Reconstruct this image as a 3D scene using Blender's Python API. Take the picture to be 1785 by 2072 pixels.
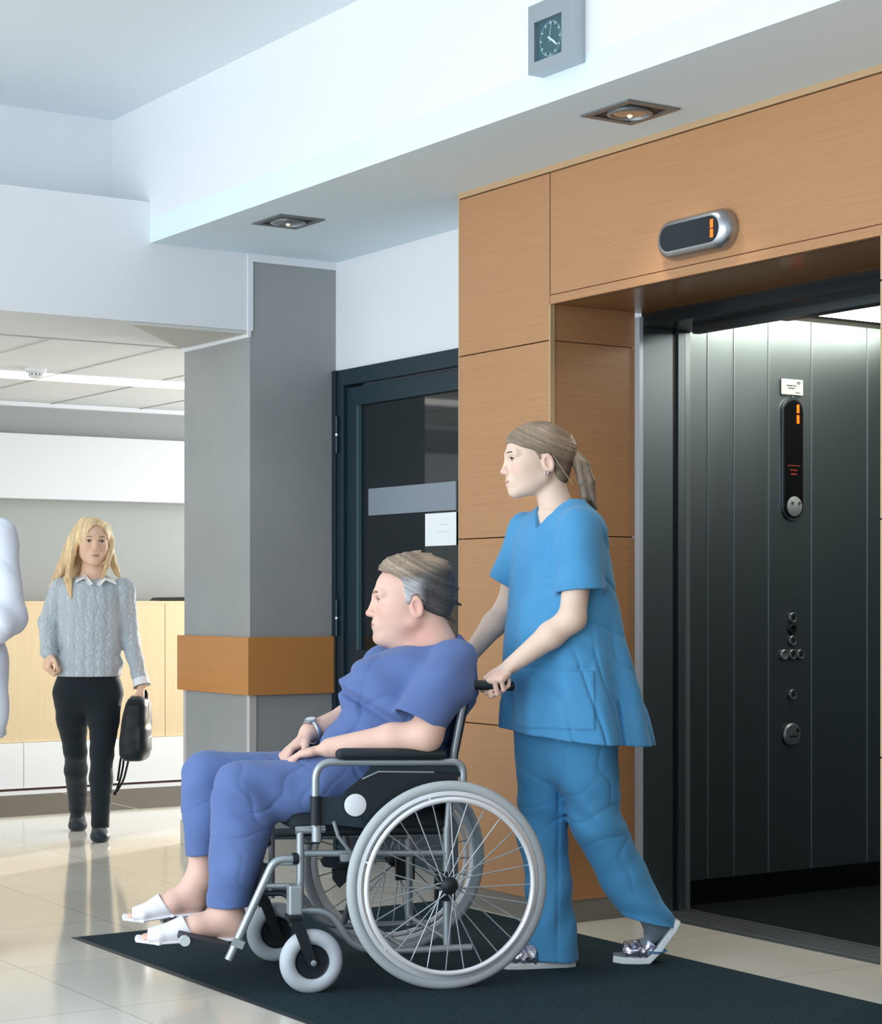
import bpy, bmesh, math, random
import numpy as np
from mathutils import Vector, Matrix, Euler
random.seed(7)
rng = np.random.default_rng(11)
S = bpy.context.scene
for _o in list(bpy.data.objects):
    bpy.data.objects.remove(_o)
COL = S.collection
PI = math.pi

# ------------------------------------------------------------------ camera, world, lights, exposure
YAW = math.atan2(2632, 4000)            # the camera looks 33 degrees to the right of +Y
FOC = 4000.0 / 2072.0                   # focal length in frame heights
EYE = 1.187
cam_d = bpy.data.cameras.new('camera')
cam_d.sensor_fit = 'VERTICAL'
cam_d.sensor_height = 36.0
cam_d.lens = 36.0 * FOC
cam_d.shift_x = 0.0
cam_d.shift_y = (1210.0 - 1036.0) / 2072.0
cam = bpy.data.objects.new('camera', cam_d)
COL.objects.link(cam)
cam.location = (0, 0, EYE)
cam.rotation_euler = (PI / 2, 0, -YAW)
S.camera = cam
S.view_settings.view_transform = 'Standard'
S.view_settings.look = 'None'
S.view_settings.exposure = 0.06
S.view_settings.gamma = 1.0
S.view_settings.use_curve_mapping = False
S.cycles.max_bounces = 8
S.cycles.diffuse_bounces = 5
S.cycles.glossy_bounces = 5
S.cycles.transmission_bounces = 6
S.cycles.caustics_reflective = False
S.cycles.caustics_refractive = False
S.cycles.use_denoising = True
S.cycles.sample_clamp_indirect = 8.0

W = bpy.data.worlds.new('daylight')
S.world = W
W.use_nodes = True
_bg = W.node_tree.nodes['Background']
_bg.inputs['Color'].default_value = (0.74, 0.87, 1.0, 1)
_bg.inputs['Strength'].default_value = 0.80

def area_light(name, loc, target, sx, sy, power, color, spread=PI):
    d = bpy.data.lights.new(name, 'AREA')
    d.shape = 'RECTANGLE'; d.size = sx; d.size_y = sy; d.energy = power; d.color = color
    d.spread = spread
    o = bpy.data.objects.new(name, d); COL.objects.link(o)
    o.location = loc
    o.rotation_euler = (Vector(target) - Vector(loc)).to_track_quat('-Z', 'Y').to_euler()
    return o
# long window wall on the left, glazed entrance behind the camera
area_light('side_window_daylight', (-1.7, 4.4, 1.75), (4, 5.6, 1.5), 6.5, 2.7, 255, (0.88, 0.945, 1.0))
area_light('entrance_daylight', (1.2, -1.6, 1.8), (2.8, 6, 1.2), 3.0, 2.2, 26, (0.68, 0.83, 1.0))
# windows of the reception hall, behind the pillar on the right and at the far left
area_light('hall_window_daylight', (7.2, 10.0, 1.5), (3.6, 9.2, 0.7), 2.6, 2.2, 80, (0.98, 0.98, 0.97))
area_light('hall_left_daylight', (0.6, 10.6, 1.5), (5, 10.6, 0.9), 2.6, 2.0, 18, (0.97, 0.98, 1.0))
_sd = bpy.data.lights.new('low_sun', 'SUN'); _sd.energy = 5.0; _sd.angle = 0.02; _sd.color = (1.0, 0.95, 0.88)
SUN = bpy.data.objects.new('low_sun', _sd); COL.objects.link(SUN)
SUN.rotation_euler = Vector((-0.85, -0.42, -0.19)).to_track_quat('-Z', 'Y').to_euler()

# ------------------------------------------------------------------ helpers
_FX, _FY = math.sin(YAW), math.cos(YAW)
def at(px, py, Z):
    """world point seen at pixel (px, py) of the 1785x2072 frame, Z metres in front of the lens"""
    r = (px - 892.5) * Z / 4000.0
    return Vector((_FX * Z + _FY * r, _FY * Z - _FX * r, EYE + (1210.0 - py) * Z / 4000.0))

def lin(c):
    out = []
    for v in c[:3]:
        v = v / 255.0
        out.append(v / 12.92 if v <= 0.04045 else ((v + 0.055) / 1.055) ** 2.4)
    return (out[0], out[1], out[2], 1.0)

MATS = {}
def mat(name, rgb=(200, 200, 200), rough=0.5, metal=0.0, spec=0.5, emit=None, estr=0.0, alpha=1.0, trans=0.0, ior=1.45, sheen=0.0, coat=0.0, sss=0.0, aniso=0.0):
    if name in MATS:
        return MATS[name]
    m = bpy.data.materials.new(name); m.use_nodes = True
    b = m.node_tree.nodes['Principled BSDF']
    b.inputs['Base Color'].default_value = lin(rgb)
    b.inputs['Roughness'].default_value = rough
    b.inputs['Metallic'].default_value = metal
    b.inputs['Specular IOR Level'].default_value = spec
    b.inputs['IOR'].default_value = ior
    b.inputs['Alpha'].default_value = alpha
    b.inputs['Transmission Weight'].default_value = trans
    b.inputs['Sheen Weight'].default_value = sheen
    b.inputs['Coat Weight'].default_value = coat
    b.inputs['Anisotropic'].default_value = aniso
    if sss > 0:
        b.inputs['Subsurface Weight'].default_value = sss
        b.inputs['Subsurface Radius'].default_value = (0.012, 0.005, 0.003)
        b.inputs['Subsurface Scale'].default_value = 1.0
    if emit:
        b.inputs['Emission Color'].default_value = lin(emit)
        b.inputs['Emission Strength'].default_value = estr
    MATS[name] = m
    return m

def nodes_of(m):
    nt = m.node_tree
    return nt, nt.nodes, nt.links, nt.nodes['Principled BSDF']

def noise_tint(m, rgb_a, rgb_b, scale=(1, 1, 1), nscale=5.0, detail=3.0, lo=0.35, hi=0.65, bump=0.0, bscale=None, coord='Object', dist=0.01, distortion=0.0):
    """base colour wandering between two colours over a stretched noise, with optional bump from the same noise"""
    nt, N, L, b = nodes_of(m)
    tc = N.new('ShaderNodeTexCoord'); mp = N.new('ShaderNodeMapping')
    mp.inputs['Scale'].default_value = scale
    L.new(tc.outputs[coord], mp.inputs['Vector'])
    nz = N.new('ShaderNodeTexNoise'); nz.inputs['Scale'].default_value = nscale; nz.inputs['Detail'].default_value = detail
    nz.inputs['Distortion'].default_value = distortion
    L.new(mp.outputs['Vector'], nz.inputs['Vector'])
    rp = N.new('ShaderNodeValToRGB')
    rp.color_ramp.elements[0].position = lo; rp.color_ramp.elements[0].color = lin(rgb_a)
    rp.color_ramp.elements[1].position = hi; rp.color_ramp.elements[1].color = lin(rgb_b)
    L.new(nz.outputs['Fac'], rp.inputs['Fac'])
    L.new(rp.outputs['Color'], b.inputs['Base Color'])
    if bump:
        src = nz
        if bscale:
            src = N.new('ShaderNodeTexNoise'); src.inputs['Scale'].default_value = bscale; src.inputs['Detail'].default_value = 2
            L.new(mp.outputs['Vector'], src.inputs['Vector'])
        bp = N.new('ShaderNodeBump'); bp.inputs['Strength'].default_value = bump; bp.inputs['Distance'].default_value = dist
        L.new(src.outputs['Fac'], bp.inputs['Height']); L.new(bp.outputs['Normal'], b.inputs['Normal'])
    return m

class MB:
    """collects shapes (world or local metres) and links them as one mesh object"""
    def __init__(self):
        self.v = []; self.f = []
    def add(self, vs, fs):
        o = len(self.v)
        self.v.extend([tuple(p) for p in vs])
        self.f.extend([tuple(i + o for i in q) for q in fs])
        return self
    def box(self, a, b):
        x0, y0, z0 = [min(a[i], b[i]) for i in range(3)]; x1, y1, z1 = [max(a[i], b[i]) for i in range(3)]
        return self.add([(x0,y0,z0),(x1,y0,z0),(x1,y1,z0),(x0,y1,z0),(x0,y0,z1),(x1,y0,z1),(x1,y1,z1),(x0,y1,z1)],
                        [(0,3,2,1),(4,5,6,7),(0,1,5,4),(1,2,6,5),(2,3,7,6),(3,0,4,7)])
    def obox(self, c, ax, ay, az, hx, hy, hz):
        c = Vector(c); ax, ay, az = Vector(ax).normalized() * hx, Vector(ay).normalized() * hy, Vector(az).normalized() * hz
        vs = [c + sx * ax + sy * ay + sz * az for sz in (-1, 1) for sx, sy in ((-1,-1),(1,-1),(1,1),(-1,1))]
        return self.add(vs, [(0,3,2,1),(4,5,6,7),(0,1,5,4),(1,2,6,5),(2,3,7,6),(3,0,4,7)])
    def ring(self, pts, radii, n=12, caps=True, up=None):
        """tube through pts"""
        pts = [Vector(p) for p in pts]
        if not hasattr(radii, '__len__'): radii = [radii] * len(pts)
        base = len(self.v)
        prev = None
        for i, p in enumerate(pts):
            if i == 0: t = pts[1] - pts[0]
            elif i == len(pts) - 1: t = pts[-1] - pts[-2]
            else: t = (pts[i+1] - p).normalized() + (p - pts[i-1]).normalized()
            t = t.normalized()
            if prev is None:
                a = Vector((0,0,1)) if abs(t.z) < 0.9 else Vector((1,0,0))
                u = t.cross(a).normalized()
            else:
                u = (prev - t * prev.dot(t)).normalized()
            prev = u; w = t.cross(u)
            for k in range(n):
                an = 2 * PI * k / n
                self.v.append(tuple(p + (u * math.cos(an) + w * math.sin(an)) * radii[i]))
        for i in range(len(pts) - 1):
            for k in range(n):
                a = base + i * n + k; b = base + i * n + (k + 1) % n
                self.f.append((a, b, b + n, a + n))
        if caps:
            self.f.append(tuple(base + k for k in reversed(range(n))))
            e = base + (len(pts) - 1) * n
            self.f.append(tuple(e + k for k in range(n)))
        return self
    def lathe(self, prof, c, axis=(0,0,1), n=32, closed=False):
        """prof: (radius, height along axis) pairs, revolved about axis through c"""
        c = Vector(c); az = Vector(axis).normalized()
        a = Vector((0,0,1)) if abs(az.z) < 0.9 else Vector((1,0,0))
        u = az.cross(a).normalized(); w = az.cross(u)
        base = len(self.v); m = len(prof)
        for r, z in prof:
            for k in range(n):
                an = 2 * PI * k / n
                self.v.append(tuple(c + az * z + (u * math.cos(an) + w * math.sin(an)) * max(r, 1e-5)))
        rng_ = range(m) if closed else range(m - 1)
        for i in rng_:
            j = (i + 1) % m
            for k in range(n):
                k2 = (k + 1) % n
                self.f.append((base + i*n + k, base + i*n + k2, base + j*n + k2, base + j*n + k))
        if not closed:
            self.f.append(tuple(base + k for k in reversed(range(n))))
            self.f.append(tuple(base + (m-1)*n + k for k in range(n)))
        return self
    def torus(self, c, axis, R, r, n=64, m=14, squash=1.0):
        prof = [(R + r * math.cos(2*PI*k/m), squash * r * math.sin(2*PI*k/m)) for k in range(m)]
        return self.lathe(prof, c, axis, n, closed=True)
    def prism(self, poly, d):
        """closed polygon (3D points) pushed along the vector d"""
        poly = [Vector(p) for p in poly]; d = Vector(d); n = len(poly)
        return self.add(poly + [p + d for p in poly],
                        [tuple(reversed(range(n))), tuple(range(n, 2*n))] + [(i, (i+1) % n, n + (i+1) % n, n + i) for i in range(n)])
    def quad(self, a, b, c, d):
        return self.add([a, b, c, d], [(0,1,2,3)])
    def sphere(self, c, r, n=16, m=10, sc=(1,1,1)):
        c = Vector(c)
        vs = [c + Vector((0,0,r*sc[2]))]
        for i in range(1, m):
            th = PI * i / m
            for k in range(n):
                ph = 2*PI*k/n
                vs.append(c + Vector((r*sc[0]*math.sin(th)*math.cos(ph), r*sc[1]*math.sin(th)*math.sin(ph), r*sc[2]*math.cos(th))))
        vs.append(c - Vector((0,0,r*sc[2])))
        fs = [(0, 1+k, 1+(k+1)%n) for k in range(n)]
        for i in range(m-2):
            for k in range(n):
                a = 1+i*n+k; b = 1+i*n+(k+1)%n
                fs.append((a, a+n, b+n, b))
        L_ = len(vs)-1
        fs += [(L_, 1+(m-2)*n+(k+1)%n, 1+(m-2)*n+k) for k in range(n)]
        return self.add(vs, fs)
    def build(self, name, m, parent=None, smooth=False, bevel=0.0, local=False, seg=2):
        me = bpy.data.meshes.new(name)
        vs = self.v
        if parent is not None and not local:
            inv = world_of(parent).inverted()
            vs = [tuple(inv @ Vector(p)) for p in vs]
        me.from_pydata(vs, [], self.f)
        bm = bmesh.new(); bm.from_mesh(me)
        bmesh.ops.recalc_face_normals(bm, faces=bm.faces)
        bm.to_mesh(me); bm.free()
        if m is not None: me.materials.append(m)
        o = bpy.data.objects.new(name, me); COL.objects.link(o)
        if parent is not None: o.parent = parent
        if smooth:
            for p in me.polygons: p.use_smooth = True
            md = o.modifiers.new('split', 'EDGE_SPLIT'); md.split_angle = math.radians(40)
        if bevel > 0:
            md = o.modifiers.new('bevel', 'BEVEL'); md.width = bevel; md.segments = seg; md.limit_method = 'ANGLE'; md.angle_limit = math.radians(40)
        return o

def world_of(o):
    M = Matrix.LocRotScale(o.location, o.rotation_euler, o.scale)
    return world_of(o.parent) @ M if o.parent else M

def tag(o, label, cat, group=None, kind=None):
    o['label'] = label; o['category'] = cat
    if group: o['group'] = group
    if kind: o['kind'] = kind
    return o
def thing(name, label, cat, loc=(0,0,0), rotz=0.0, group=None, kind=None):
    o = bpy.data.objects.new(name, None); o.empty_display_size = 0.1
    COL.objects.link(o); o.location = loc; o.rotation_euler = (0, 0, rotz)
    return tag(o, label, cat, group, kind)

def arc(c, a0, a1, r, ax, ay, n=8):
    c = Vector(c); ax = Vector(ax); ay = Vector(ay)
    return [c + (ax * math.cos(a0 + (a1-a0)*i/n) + ay * math.sin(a0 + (a1-a0)*i/n)) * r for i in range(n+1)]
def fillet(pts, r, n=6):
    """polyline with its inner corners rounded"""
    pts = [Vector(p) for p in pts]; out = [pts[0]]
    for i in range(1, len(pts)-1):
        p0, p, p1 = pts[i-1], pts[i], pts[i+1]
        a = (p0-p); b = (p1-p); rr = min(r, a.length*0.48, b.length*0.48)
        s = p + a.normalized()*rr; e = p + b.normalized()*rr
        for k in range(n+1):
            t = k/n
            out.append(s*(1-t)**2 + p*2*t*(1-t) + e*t*t)
    out.append(pts[-1]); return out
# ------------------------------------------------------------------ materials of the building
M_white = mat('white_paint', (228, 231, 235), 0.75)
M_white2 = mat('white_ceiling_paint', (228, 236, 242), 0.8)
M_soffitshade = mat('soffit_shade_grey', (205, 205, 200), 0.8)  # soffit shade put into the colour of the triangle by the pillar
M_grey = mat('grey_wall_paint', (158, 161, 163), 0.45)
M_pillar = noise_tint(mat('grey_pillar_paint', (152, 155, 156), 0.34), (148, 152, 153), (156, 159, 159), (1, 1, 1), 2.0)
M_steel = mat('brushed_steel', (150, 152, 150), 0.28, 1.0)
M_bright_metal = mat('satin_aluminium', (200, 205, 210), 0.35, 1.0)
M_black = mat('black_plastic', (18, 24, 28), 0.4)
M_door = mat('dark_green_grey_paint', (26, 46, 56), 0.4)
M_glassdark = mat('dark_door_glass', (14, 24, 28), 0.04, 0.0, 0.8)
M_orange = mat('orange_led', (255, 90, 0), 0.5, emit=(255, 90, 0), estr=1.6)
M_lightpanel = mat('lit_diffuser', (255, 255, 255), 0.5, emit=(255, 252, 245), estr=1.7)

def wood(name, a, b, along, rough=0.42, ns=3.0, stretch=70.0):
    m = mat(name, a, rough, spec=0.4)
    sc = [stretch, stretch, stretch]; sc[along] = 0.9
    noise_tint(m, a, b, tuple(sc), ns, 6.0, 0.2, 0.8, bump=0.03, dist=0.002, distortion=0.6)
    return m
M_wood = wood('oak_veneer', (186, 141, 101), (172, 125, 86), 1)
M_woodX = wood('oak_veneer_returns', (182, 136, 96), (167, 119, 80), 0, rough=0.3)
M_woodedge = mat('oak_edge', (192, 160, 122), 0.5)
M_rail = wood('oak_rail', (198, 141, 84), (184, 124, 70), 1, rough=0.32)
M_counter = wood('pale_oak_veneer', (230, 208, 170), (222, 196, 154), 2, rough=0.45, stretch=20.0)

# floor tiles: large glossy cream stone
M_floor = mat('polished_cream_tile', (214, 200, 176), 0.10, spec=0.55)
def _floor():
    nt, N, L, b = nodes_of(M_floor)
    tc = N.new('ShaderNodeTexCoord'); mp = N.new('ShaderNodeMapping')
    mp.inputs['Location'].default_value = (0.083, -0.195, 0)
    L.new(tc.outputs['Object'], mp.inputs['Vector'])
    br = N.new('ShaderNodeTexBrick')
    br.offset = 0.0; br.squash = 1.0
    br.inputs['Scale'].default_value = 1.0
    br.inputs['Mortar Size'].default_value = 0.0022; br.inputs['Mortar Smooth'].default_value = 0.3
    br.inputs['Brick Width'].default_value = 0.61; br.inputs['Row Height'].default_value = 0.73
    br.inputs['Bias'].default_value = 0.0
    br.inputs['Color1'].default_value = lin((224, 221, 212)); br.inputs['Color2'].default_value = lin((219, 215, 205)); br.inputs['Mortar'].default_value = lin((172, 166, 154))
    L.new(mp.outputs['Vector'], br.inputs['Vector'])
    nz = N.new('ShaderNodeTexNoise'); nz.inputs['Scale'].default_value = 1.6; nz.inputs['Detail'].default_value = 4
    L.new(tc.outputs['Object'], nz.inputs['Vector'])
    mx = N.new('ShaderNodeMixRGB'); mx.blend_type = 'MULTIPLY'; mx.inputs['Fac'].default_value = 0.35
    rp = N.new('ShaderNodeValToRGB'); rp.color_ramp.elements[0].position = 0.3; rp.color_ramp.elements[0].color = lin((232, 224, 210)); rp.color_ramp.elements[1].position = 0.7; rp.color_ramp.elements[1].color = (1,1,1,1)
    L.new(nz.outputs['Fac'], rp.inputs['Fac'])
    L.new(br.outputs['Color'], mx.inputs['Color1']); L.new(rp.outputs['Color'], mx.inputs['Color2'])
    L.new(mx.outputs['Color'], b.inputs['Base Color'])
_floor()
def rib_mat(name, a, b_, axis, freq, rough=0.9):
    m = mat(name, a, rough, spec=0.25)
    nt, N, L, b = nodes_of(m)
    tc = N.new('ShaderNodeTexCoord')
    wv = N.new('ShaderNodeTexWave'); wv.wave_type = 'BANDS'; wv.bands_direction = axis
    wv.inputs['Scale'].default_value = freq; wv.inputs['Distortion'].default_value = 1.2; wv.inputs['Detail'].default_value = 2; wv.inputs['Detail Scale'].default_value = 4
    L.new(tc.outputs['Object'], wv.inputs['Vector'])
    nz = N.new('ShaderNodeTexNoise'); nz.inputs['Scale'].default_value = 160; nz.inputs['Detail'].default_value = 2
    L.new(tc.outputs['Object'], nz.inputs['Vector'])
    ml = N.new('ShaderNodeMath'); ml.operation = 'MULTIPLY'
    L.new(wv.outputs['Fac'], ml.inputs[0]); L.new(nz.outputs['Fac'], ml.inputs[1])
    rp = N.new('ShaderNodeValToRGB'); rp.color_ramp.elements[0].position = 0.1; rp.color_ramp.elements[0].color = lin(a); rp.color_ramp.elements[1].position = 0.6; rp.color_ramp.elements[1].color = lin(b_)
    L.new(ml.outputs[0], rp.inputs['Fac']); L.new(rp.outputs['Color'], b.inputs['Base Color'])
    bp = N.new('ShaderNodeBump'); bp.inputs['Strength'].default_value = 0.5; bp.inputs['Distance'].default_value = 0.004
    L.new(ml.outputs[0], bp.inputs['Height']); L.new(bp.outputs['Normal'], b.inputs['Normal'])
    return m
M_mat = rib_mat('dark_ribbed_carpet', (7, 19, 25), (44, 76, 86), 'X', 38)
M_matgrey = rib_mat('grey_carpet', (98, 92, 84), (124, 118, 108), 'Y', 30)

# ------------------------------------------------------------------ setting
def struct(name, label, cat, mb, m, bevel=0.0):
    o = mb.build(name, m, bevel=bevel)
    return tag(o, label, cat, kind='structure')

struct('floor', 'polished cream stone tile floor of the lobby', 'floor', MB().box((-7, -6, -0.12), (4.70, 15, 0)).box((4.70, 5.84, -0.12), (9.5, 15, 0)), M_floor)
struct('ceiling', 'high white painted ceiling over the lobby', 'ceiling', MB().box((-1.8, -1.5, 3.37), (3.72, 8.50, 3.5)), M_white2)
struct('ceiling_soffit', 'lower white ceiling strip in front of the lift wall', 'ceiling', MB().box((3.715, -1.5, 2.75), (4.72, 7.975, 2.86)), mat('cool_white_paint', (222, 238, 248), 0.8))
struct('wall_bulkhead', 'white bulkhead face above the lift wall', 'wall', MB().box((3.715, -1.5, 2.86), (3.95, 8.38, 3.37)), M_white)
struct('wall_light_block', 'unseen wall added behind the camera to block light from that side', 'wall', MB().box((-1.8, -2.1, 0), (4.26, -2.0, 3.37)), M_grey)  # unseen, added so that daylight comes mainly from the left
struct('wall_near', 'oak wall continuing to the right of the lift', 'wall', MB().box((4.262, -2.0, 0), (4.40, 3.0, 2.75)), M_wood)
struct('wall_beam', 'white beam across the entrance to the reception hall', 'wall', MB().box((-1.8, 7.975, 2.40), (4.209, 8.36, 2.93)), M_white)
struct('wall_clerestory', 'white wall set back above the beam', 'wall', MB().box((-1.8, 8.38, 2.93), (3.95, 8.50, 3.37)), M_white)
# thin triangle beside the pillar; its greyer tone stands in for shade
struct('ceiling_shade', 'pale grey triangle of painted shade on the soffit beside the pillar top', 'ceiling', MB().prism([(3.626, 7.978, 2.385), (4.205, 7.978, 2.385), (4.171, 8.62, 2.385)], (0, 0, 0.014)), M_soffitshade)
struct('trim_pillar', 'white band round the top of the grey pillar', 'trim', MB().box((4.196, 7.968, 2.37), (4.212, 8.66, 2.40)).box((4.196, 7.968, 2.40), (4.222, 7.99, 2.75)).box((4.222, 7.968, 2.715), (4.66, 7.99, 2.75)), M_white)
# pillar: grey, with an oak bumper rail and a skirting
P = thing('pillar', 'grey pillar with an oak bumper rail between door and hall', 'pillar', (4.209, 7.975, 0), kind='structure')
MB().box((4.209, 7.975, 0), (4.70, 8.65, 2.715)).build('shaft', M_pillar, P)
MB().box((4.189, 7.955, 0.745), (4.66, 8.69, 1.008)).build('bumper_rail', M_rail, P, bevel=0.002)
MB().box((4.196, 7.962, 0), (4.66, 8.67, 0.118)).build('skirting', mat('pale_grey_skirting', (190, 184, 174), 0.5), P, bevel=0.002)
MB().box((4.205, 7.971, 0.118), (4.24, 8.0, 0.745)).box((4.205, 8.625, 0.118), (4.24, 8.654, 0.745)).build('corner_guard', mat('corner_guard', (196, 192, 190), 0.4), P)

# wall with the dark glazed door
struct('wall_door', 'white wall above the dark glazed door', 'wall', MB().box((4.66, 6.0, 2.243), (4.80, 8.1, 2.75)).box((4.66, 7.975, 0), (4.80, 8.2, 2.75)), M_white)
D = thing('door_1', 'dark green-grey door with a large dark pane', 'door', (4.66, 7.93, 0), kind='structure')
MB().box((4.645, 7.885, 0), (4.76, 7.97, 2.243)).box((4.645, 6.2, 2.168), (4.76, 7.885, 2.243)).build('door_frame', M_door, D, bevel=0.004)
MB().box((4.638, 7.935, 0), (4.650, 7.975, 2.243)).build('frame_lip', mat('dark_door_lip', (20, 36, 46), 0.3), D)
MB().box((4.662, 7.79, 0.01), (4.71, 7.88, 2.158)).box((4.662, 6.25, 2.07), (4.71, 7.79, 2.158)).box((4.662, 6.25, 0.01), (4.71, 7.79, 0.949)).build('door_leaf', M_door, D, bevel=0.003)
MB().box((4.664, 7.781, 0.945), (4.70, 7.791, 2.07)).build('glazing_bead', mat('door_bead', (74, 104, 108), 0.3), D)
_pane = MB().box((4.682, 6.25, 0.94), (4.688, 7.79, 2.075)).build('pane', M_glassdark, D)
_strip = MB().box((4.672, 6.985, 1.562), (4.681, 7.702, 1.684)).build('frosted_band', mat('frosted_film', (128, 138, 150), 0.3), D)
for zc in (1.945, 1.095):
    hg = MB().ring([(4.636, 7.925, zc - 0.085), (4.636, 7.925, zc + 0.085)], 0.0085, 12).build('hinge', M_door, D, smooth=True)
    MB().ring([(4.636, 7.925, zc - 0.006), (4.636, 7.925, zc + 0.004)], 0.0095, 12).build('hinge_ring', M_bright_metal, hg, smooth=True)
pn = MB().box((4.674, 6.985, 1.412), (4.6745, 7.229, 1.553)).build('paper_notice', mat('paper_white', (232, 238, 240), 0.7))
tag(pn, 'white paper sheet taped to the door pane below the frosted band', 'notice')
MB().box((4.6736, 7.05, 1.502), (4.674, 7.11, 1.504)).box((4.6736, 7.04, 1.470), (4.674, 7.13, 1.4715)).build('print', mat('faint_print', (170, 178, 182), 0.7), pn)

# lift wall: oak panels, header, returns, skirting
LW = thing('wall_lift', 'oak panelled wall round the lift opening', 'wall', (4.262, 6.354, 0), kind='structure')
XW = 4.262
for (y0, y1, z0, z1) in ((5.763, 6.345, 2.122, 2.725), (5.763, 6.345, 1.416, 2.118), (5.763, 6.345, 0.71, 1.412), (5.763, 6.345, 0.083, 0.706), (3.0, 5.757, 2.284, 2.725)):
    MB().box((XW, y0, z0), (XW + 0.02, y1, z1)).build('oak_panel', M_wood, LW, bevel=0.0015)
MB().box((XW - 0.001, 3.0, 2.250), (XW + 0.025, 5.757, 2.281)).build('header_edge', M_wood, LW)
MB().box((XW - 0.004, 3.0, 2.729), (XW + 0.03, 6.352, 2.75)).build('top_edge', M_woodedge, LW)
MB().box((XW + 0.02, 6.345, 0.083), (4.66, 6.352, 2.729)).build('left_return', M_woodX, LW)
for (z0, z1) in ((2.121, 2.729), (1.416, 2.118), (0.71, 1.412), (0.083, 0.706)):
    MB().box((XW - 0.001, 6.345, z0), (XW + 0.02, 6.353, z1)).build('edge_strip', M_woodedge, LW)
MB().box((XW - 0.001, 5.7565, 0.083), (XW + 0.02, 5.7635, 2.25)).build('corner_edge', M_woodedge, LW)
for (z0, z1) in ((2.121, 2.25), (1.416, 2.118), (0.71, 1.412), (0.083, 0.706)):
    MB().box((XW + 0.005, 5.76, z0), (4.655, 5.78, z1)).build('oak_return_panel', M_woodX, LW)
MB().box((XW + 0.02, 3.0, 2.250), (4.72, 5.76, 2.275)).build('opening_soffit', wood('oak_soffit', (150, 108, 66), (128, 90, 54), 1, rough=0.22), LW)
MB().box((XW + 0.02, 5.78, 0), (4.66, 6.345, 2.75)).build('backing', mat('joint_shadow_board', (96, 60, 34), 0.7), LW)
MB().box((XW + 0.02, 3.0, 2.275), (4.66, 5.78, 2.75)).build('header_backing', mat('joint_shadow_board', (96, 60, 34), 0.7), LW)
MB().box((XW + 0.004, 5.764, 0), (4.66, 6.345, 0.083)).build('skirting', mat('stone_grey_skirting', (122, 118, 110), 0.4), LW)
# right jamb
for (z0, z1) in ((2.121, 2.25), (1.421, 2.115), (0.722, 1.416), (0.083, 0.717)):
    MB().box((XW, 3.0, z0), (4.66, 4.130, z1)).build('right_panel', M_wood, LW)
    MB().box((XW - 0.001, 4.118, z0), (XW + 0.02, 4.1325, z1)).build('right_corner_edge', M_woodedge, LW)
MB().box((XW + 0.012, 3.0, 0.083), (4.655, 4.122, 2.25)).build('right_core', M_black, LW)
MB().box((XW + 0.004, 3.0, 0), (4.66, 4.128, 0.083)).build('right_skirting', mat('dark_skirting', (40, 56, 66), 0.4), LW)

# reception hall beyond the beam
struct('ceiling_hall', 'white tiled suspended ceiling of the reception hall', 'ceiling', MB().box((-3, 8.36, 2.40), (9.4, 10.035, 2.46)).box((-3, 10.415, 2.40), (9.4, 11.70, 2.46)), noise_tint(mat('ceiling_tile', (224, 228, 230), 0.85), (222, 226, 228), (228, 231, 232), (1, 1, 1), 3))
gb = MB()
for k in range(-10, 9):
    x = 4.15 + 0.6 * k
    gb.box((x - 0.004, 8.70, 2.395), (x + 0.004, 10.03, 2.401)).box((x - 0.004, 10.42, 2.395), (x + 0.004, 11.68, 2.401))
gb.box((-3, 8.697, 2.395), (9.4, 8.705, 2.401))
struct('trim_grid', 'thin grey grid lines of the suspended ceiling', 'trim', gb, mat('grid_grey', (186, 188, 184), 0.6))
struct('trim_cornice', 'white cornice where hall ceiling meets the back wall', 'trim', MB().box((-3, 11.64, 2.375), (9.4, 11.70, 2.40)), M_white)
struct('wall_back', 'grey back wall of the reception hall', 'wall', MB().box((-3, 11.70, 0), (9.4, 11.85, 2.46)), mat('warm_grey_wall', (160, 164, 162), 0.3))
WP = MB().box((-3, 11.58, 1.80), (9.0, 11.70, 2.20)).build('wall_panel', mat('white_lacquer', (216, 218, 222), 0.5), bevel=0.003)
tag(WP, 'long white fascia panel on the grey wall above the counter', 'panel')
LB = thing('strip_light', 'long white strip light across the hall ceiling', 'light', (4.4, 10.22, 2.40))
MB().box((-3, 10.045, 2.405), (9.4, 10.405, 2.415)).build('diffuser', M_lightpanel, LB)
MB().box((-3, 10.035, 2.396), (9.4, 10.045, 2.43)).box((-3, 10.405, 2.396), (9.4, 10.415, 2.43)).build('frame', M_white, LB)
gb = MB()
for k in range(-5, 5):
    x = 4.15 + 1.2 * k
    if -1 <= k <= 1: MB().box((x - 0.005, 10.045, 2.398), (x + 0.005, 10.405, 2.404)).build('divider', mat('grid_grey', (186, 188, 184), 0.6), LB)
pass

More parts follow.
